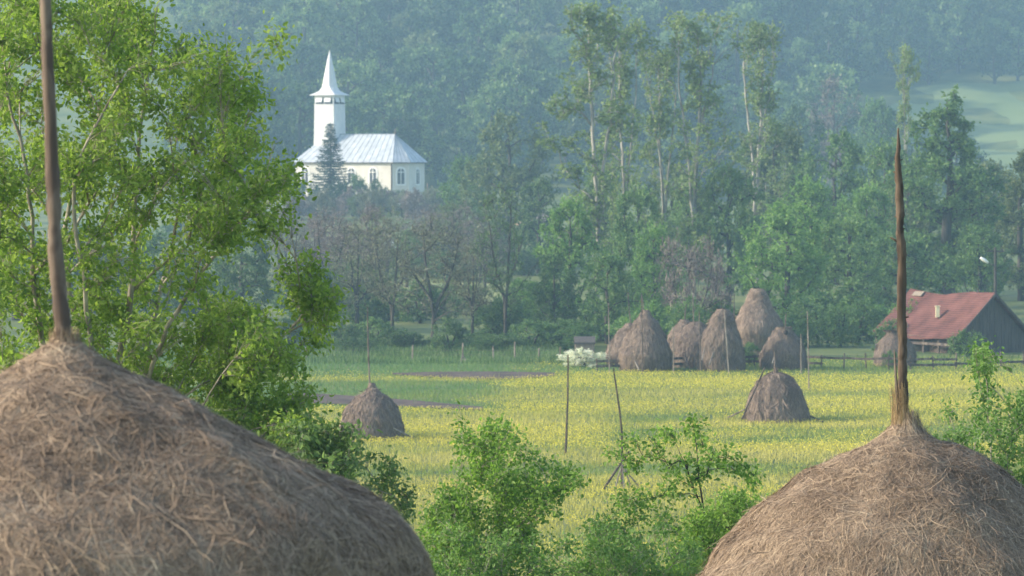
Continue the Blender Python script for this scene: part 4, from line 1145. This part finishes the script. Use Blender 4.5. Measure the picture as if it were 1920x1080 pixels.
# ------------------------------------------------------------------ barn
def tile_mat():
    m, t, b = mat("rust_tiles")
    n = noise(t, .9, 6, "Object")
    w = nd(t, "TexWave", wave_type='BANDS', bands_direction='Z'); w.inputs["Scale"].default_value = 2.2; w.inputs["Distortion"].default_value = 1.2; w.inputs["Detail"].default_value = 3
    tc = nd(t, "TexCoord"); t.links.new(tc.outputs["Object"], w.inputs["Vector"])
    f = math_n(t, 'ADD', math_n(t, 'MULTIPLY', n, .75), math_n(t, 'MULTIPLY', w.outputs["Fac"], .2))
    t.links.new(ramp(t, f, [(.25, (.055, .024, .021)), (.48, (.125, .05, .042)), (.72, (.19, .085, .07))]), b.inputs["Base Color"])
    bump(t, b, w.outputs["Fac"], .5, .04)
    return m
M["tiles"] = tile_mat()
def plank_mat(name, a, b_):
    m, t, b = mat(name)
    n = noise(t, 3.0, 5, "Object", (3, 3, .25))
    t.links.new(ramp(t, n, [(.3, a), (.7, b_)]), b.inputs["Base Color"])
    return m
M["planks"] = plank_mat("old_planks", (.055, .05, .048), (.12, .105, .095))
M["planks_pale"] = plank_mat("pale_planks", (.16, .13, .10), (.32, .27, .21))
def barn():
    d = 268.0
    apex = at(1860, 550, d)
    ax = Vector((-5.2, 7.5, 0)).normalized(); wd = Vector((7.5, 5.2, 0)).normalized()   # along the ridge, across the gable
    g = float(H(apex.x, d))
    o = thing("barn", "old barn with a sagging rusty red tiled roof and dark plank gable", "barn", (apex.x, d, g))
    zr, hw, Ln = apex.z - g, 3.35, 8.5
    ze = zr - 2.95
    P = lambda a, w, z: np.array(ax * a + wd * w + Vector((0, 0, z)))
    # roof slabs with sag
    na, nw = 16, 8
    def slab(sgn):
        V = []
        for lay in (0, -.14):
            for i in range(na + 1):
                a = -.3 + (Ln + .4) * i / na
                sag = .10 * math.sin(i / na * math.pi * 2.2 + .6) - .14 * math.sin(math.pi * i / na) + (.16 if 3 < i < 9 else 0) * .6
                for j in range(nw + 1):
                    u = j / nw
                    z = zr + (ze - zr) * u * 1.0 + sag * (1 - .5 * u) + .12 * u * u - .1 * math.sin(u * math.pi) + lay
                    if sgn < 0: z -= .25 * u * math.sin(math.pi * min(1, i / na * 1.3)) * .8
                    V.append(P(a, sgn * hw * 1.03 * u, z))
        n = nw + 1; tot = (na + 1) * n; F = []
        for i in range(na):
            for j in range(nw):
                q = [i * n + j, i * n + j + 1, (i + 1) * n + j + 1, (i + 1) * n + j]
                F.append(q); F.append([tot + k for k in q[::-1]])
        for i in range(na):
            for j in (0, nw): F.append([i * n + j, (i + 1) * n + j, tot + (i + 1) * n + j, tot + i * n + j])
        for j in range(nw):
            for i in (0, na): F.append([i * n + j, i * n + j + 1, tot + i * n + j + 1, tot + i * n + j])
        return V, [F]
    mb = MB().add(*slab(-1)); mb.add(*slab(1))
    rf = mb.build("roof", M["tiles"], o)
    ctr = lambda a, u, lift: P(a, -hw * 1.03 * u, zr + (ze - zr) * u + lift)
    ctr0 = ctr(3.55, .52, .0)
    sk = MB().box(tuple(ctr(3.5, .55, .28)), (.26, .3, .75)).box(tuple(ctr(3.5, .55, .67)), (.34, .38, .06))
    M["skylight"] = noise_mat("pale_sheet", [(.3, (.75, .68, .4)), (.7, (.85, .8, .55))], 3, rough=.3, spec=.5)
    sk.build("chimney", M["skylight"], rf)
    MB().prism([tuple(ctr(6.9, .05, .03)), tuple(ctr(7.9, .05, .03)), tuple(ctr(7.9, .14, .03)), tuple(ctr(6.9, .14, .03))], (0, 0, .05)).build("roof_patch", M["planks_pale"], rf)
    # gable of vertical boards
    gb = MB(); nb = 30
    for i in range(nb):
        w0, w1 = -hw + 2 * hw * i / nb + .008, -hw + 2 * hw * (i + 1) / nb - .008
        top = lambda w: ze + (zr - ze) * (1 - abs(w) / hw) - .22
        off = .02 * ((i * 7) % 3)
        gb.prism([tuple(P(-off, w0, -.1)), tuple(P(-off, w1, -.1)), tuple(P(-off, w1, top(w1))), tuple(P(-off, w0, top(w0)))], tuple(ax * .05))
    gb.build("gable_wall", M["planks"], o)
    for side in (-1, 1):                                  # barge boards
        MB().prism([tuple(P(-.42, 0, zr + .05)), tuple(P(-.42, side * hw * 1.04, ze + .02)), tuple(P(-.42, side * hw * 1.04, ze - .18)), tuple(P(-.42, 0, zr - .17))], tuple(ax * .05)).build("barge_board", M["planks"], o)
    # long open side: low plank wall, posts, back wall in shade
    MB().prism([tuple(P(0.1, hw - .1, -.1)), tuple(P(Ln, hw - .1, -.1)), tuple(P(Ln, hw - .1, ze)), tuple(P(.1, hw - .1, ze))], tuple(wd * .08)).build("back_wall", M["planks"], o)
    MB().prism([tuple(P(Ln, -hw + .1, -.1)), tuple(P(Ln, hw - .2, -.1)), tuple(P(Ln, hw - .2, ze)), tuple(P(Ln, 0, zr - .25)), tuple(P(Ln, -hw + .1, ze))], tuple(ax * .08)).build("end_wall", M["planks"], o)
    for i in range(6):
        a = .3 + i * (Ln - .6) / 5
        q = P(a, -hw + .15, 0)
        MB().tube([q, q + np.array([.03, 0, ze - .05])], [.1, .09], 6).build("post", M["pole_grey"], o)
    for z in (.55, 1.0):
        MB().prism([tuple(P(.2, -hw + .02, z)), tuple(P(Ln, -hw + .02, z)), tuple(P(Ln, -hw + .02, z + .18)), tuple(P(.2, -hw + .02, z + .18))], tuple(wd * .05)).build("rail", M["pole_grey"], o)
    # hay stored under the eave
    me = hay_mesh(61, [(0, .1), (.15, 1.0), (.5, 1.6), (1.2, 1.8), (1.9, 1.8)], 5000, .5, .03, .03, [(.08, 2), (.04, 6)], M["hay_far"], 30, 50, top_rand=60, low_rand=25)
    for k, (a, lab) in enumerate(((2.4, "stored hay under the barn roof near the gable"), (5.6, "stored hay under the barn roof at its far half"))):
        h = link("hay_pile", me); q = P(a, -hw + 2.4, 1.9 - (.2 if k else 0)); h.location = (apex.x + q[0], d + q[1], g + q[2]); h.rotation_euler = (0, 0, k * 2.0)
        tag(h, lab, "hay pile", "hay piles inside the barn")
barn()

# ------------------------------------------------------------------ street lamp and fence
M["lamp_glass"] = noise_mat("lamp_cover", [(.3, (.8, .8, .74)), (.7, (.9, .9, .85))], 4, rough=.15, spec=.6)
def lamp():
    d = 300.0; s = d / FPX
    b = at(1866, 600, d); g = float(H(b.x, d)); b = Vector((b.x, d, g))
    o = thing("street_lamp", "street lamp with a bright white head on a dark crossarm pole behind the barn", "street lamp", b)
    q = lambda x, y: rel(at(x, y, d), b)
    top = q(1866, 464)
    MB().tube([(0, 0, -.1), (0, 0, top.z * .5), tuple(top)], [.14, .12, .1], 8).build("pole", M["bark_dark"], o)
    MB().box((0, 0, q(1866, 471).z), (1.3, .12, .12)).box((-.5, 0, q(1866, 471).z + .13), (.1, .1, .14)).box((.5, 0, q(1866, 471).z + .13), (.1, .1, .14)).build("crossarm", M["bark_dark"], o)
    a = q(1850, 492)
    MB().tube([(0, 0, q(0, 500).z), (-.25, -.05, q(0, 496).z), tuple(a)], .035, 6).build("arm", M["pole_grey"], o)
    p0, p1 = np.array(q(1838, 483)), np.array(q(1853, 493))
    hd = MB(); n = 8
    t = np.linspace(0, 1, n)
    hd.tube(p0 + (p1 - p0) * t[:, None] + np.array([0, -.05, 0]), .14 * np.sin(np.pi * (.12 + .76 * t)) ** .6, 8)
    hd.build("lamp_head", M["lamp_glass"], o, True)
lamp()
def fences():
    rg = random.Random(4)
    o = thing("rail_fence", "low grey rail fence running in front of the haystack row and the barn", "fence", at(1500, 690, 249) * 1)
    o.location.z = 0
    bx, by = o.location.x, o.location.y
    xs = list(range(1120, 1960, 42))
    P = lambda px, d, z: np.array([at(px, 690, d).x - bx, d - by, z])
    dep = lambda px: 247.5 + 2.2 * math.sin(px * .01) + (px - 1120) * .003
    for px in xs:
        h = rg.uniform(.75, 1.1); q = P(px, dep(px), -.1)
        MB().tube([q, q + np.array([rg.uniform(-.06, .06), 0, h + .1])], [.06, .05], 6).build("post", M["pole_grey"], o)
    for a, b in zip(xs[:-1], xs[1:]):
        for z in (.28, .62):
            if rg.random() < .12: continue
            pale = b > 1500 and b < 1600 and z > .5
            q0, q1 = P(a - 3, dep(a) - .08, z + rg.uniform(-.05, .05)), P(b + 3, dep(b) - .08, z + rg.uniform(-.05, .05))
            MB().prism([tuple(q0), tuple(q1), tuple(q1 + np.array([0, 0, .15])), tuple(q0 + np.array([0, 0, .15]))], (0, -.04, 0)).build("rail", M["trim"] if pale and rg.random() < .0 else M["pole_grey"], o)
    o2 = thing("post_fence", "row of grey fence posts with thin wire before the dark thicket", "fence", (at(850, 690, 258).x, 258, 0))
    bx = o2.location.x
    xs = [(575, 26), (690, 20), (773, 30), (867, 34), (925, 28), (965, 36), (1010, 24), (1050, 26)]
    for px, hp in xs:
        h = hp * 258 / FPX; x = at(px, 690, 258).x - bx
        MB().tube([(x, 0, -.1), (x + rg.uniform(-.05, .05), 0, h)], [.07, .06], 6).build("post", M["pole_light"], o2)
    for z in (.4, .7):
        MB().tube([(at(px, 690, 258).x - bx, -.07, z + .03 * (k % 2)) for k, (px, _) in enumerate(xs)], .008, 3).build("wire", M["pole_grey"], o2)
fences()
for k, (a, b, lab) in enumerate([((862, 690, 257), (868, 660, 258), "grey stake leaning one way by the fence post below the forked tree"), ((878, 690, 257), (868, 664, 258), "grey stake leaning across its partner below the forked tree"),
                              ((822, 690, 257.5), (818, 672, 257.5), "short upright stake in the weeds by the thicket")]):
    stick("stake", a, b, [.05, .05, .035], lab, "pole_light", "stakes by the fence", 80 + k, cat="stake")

# ------------------------------------------------------------------ small far buildings
M["roof_blue"] = noise_mat("pale_blue_roof", [(.3, (.42, .52, .58)), (.7, (.58, .66, .7))], .8, 4, rough=.5, spec=.4)
M["wall_pink"] = noise_mat("pink_plaster", [(.3, (.42, .30, .26)), (.7, (.55, .42, .36))], .8, 4)
M["wall_white"] = noise_mat("white_plaster", [(.3, (.62, .62, .6)), (.7, (.78, .78, .76))], .8, 4)
M["roof_red"] = noise_mat("red_roof", [(.3, (.25, .07, .05)), (.7, (.38, .12, .09))], .8, 4)
def house(name, label, cat, px, ybase, ytop, d, wpx, depth, wallm, roofm, rz=.0, rise=.42, win=2, over=.3):
    b = at(px, ybase, d); g = min(float(H(b.x, d)), b.z); top = at(px, ytop, d).z - g
    w = wpx * d / FPX; hr = top * rise; he = top - hr
    o = thing(name, label, cat, (b.x, d, g), rz)
    x, y = w / 2, depth / 2
    MB().box((0, 0, he / 2 - .2), (w, depth, he + .4)).add([(-x, -y, he), (-x, y, he), (-x, 0, top - .05), (x, -y, he), (x, y, he), (x, 0, top - .05)], [[[0, 1, 2][::-1], [3, 4, 5]]]).build("wall", wallm, o)
    rf = MB()
    for s in (-1, 1):
        rf.prism([(-x - over, s * (y + over), he - .12), (x + over, s * (y + over), he - .12), (x + over, 0, top), (-x - over, 0, top)], (0, 0, .12))
    rf.build("roof", roofm, o)
    for i in range(win):
        xx = -x + w * (i + .7) / (win + .4)
        f = MB().box((xx, -y - .02, he * .55), (w * .13, .06, he * .38)).build("window", M["trim"], o)
        MB().box((xx, -y - .055, he * .55), (w * .10, .03, he * .31)).build("pane", M["pane"], f)
house("house", "small house with a pale blue metal roof seen through the half-bare trees", "house", 765, 515, 452, 480, 90, 6, M["wall_pink"], M["roof_blue"], -.25)
house("house", "pinkish house wall glimpsed beyond the light green tree", "house", 1003, 455, 405, 540, 56, 6, M["wall_pink"], M["wall_pink"], .4)
house("shed", "long low shed with a bright white roof beyond the yellow field", "shed", 886, 562, 542, 405, 48, 3, M["planks"], M["trim"], .05, .45, 1)
house("hut", "little hut with a red roof behind the sparse dark tree", "hut", 994, 574, 546, 410, 40, 4, M["planks_pale"], M["roof_red"], .1, .45, 1)
house("shed", "brown plank shed behind the white blossoming bush", "shed", 1096, 690, 634, 257, 36, 2, M["planks_pale"], M["planks"], .0, .12, 0, .06)

# ------------------------------------------------------------------ haze
def haze():
    mb = MB().box((0, 560, 60), (700, 1230, 124))
    m = bpy.data.materials.new("haze"); m.use_nodes = True
    t = m.node_tree; t.nodes.remove(t.nodes["Principled BSDF"])
    v = nd(t, "VolumePrincipled")
    v.inputs["Color"].default_value = (.44, .71, .96, 1)
    v.inputs["Density"].default_value = 0.0004
    v.inputs["Anisotropy"].default_value = .1
    t.links.new(v.outputs[0], t.nodes["Material Output"].inputs["Volume"])
    kind(mb.build("haze", m), "stuff")
haze()
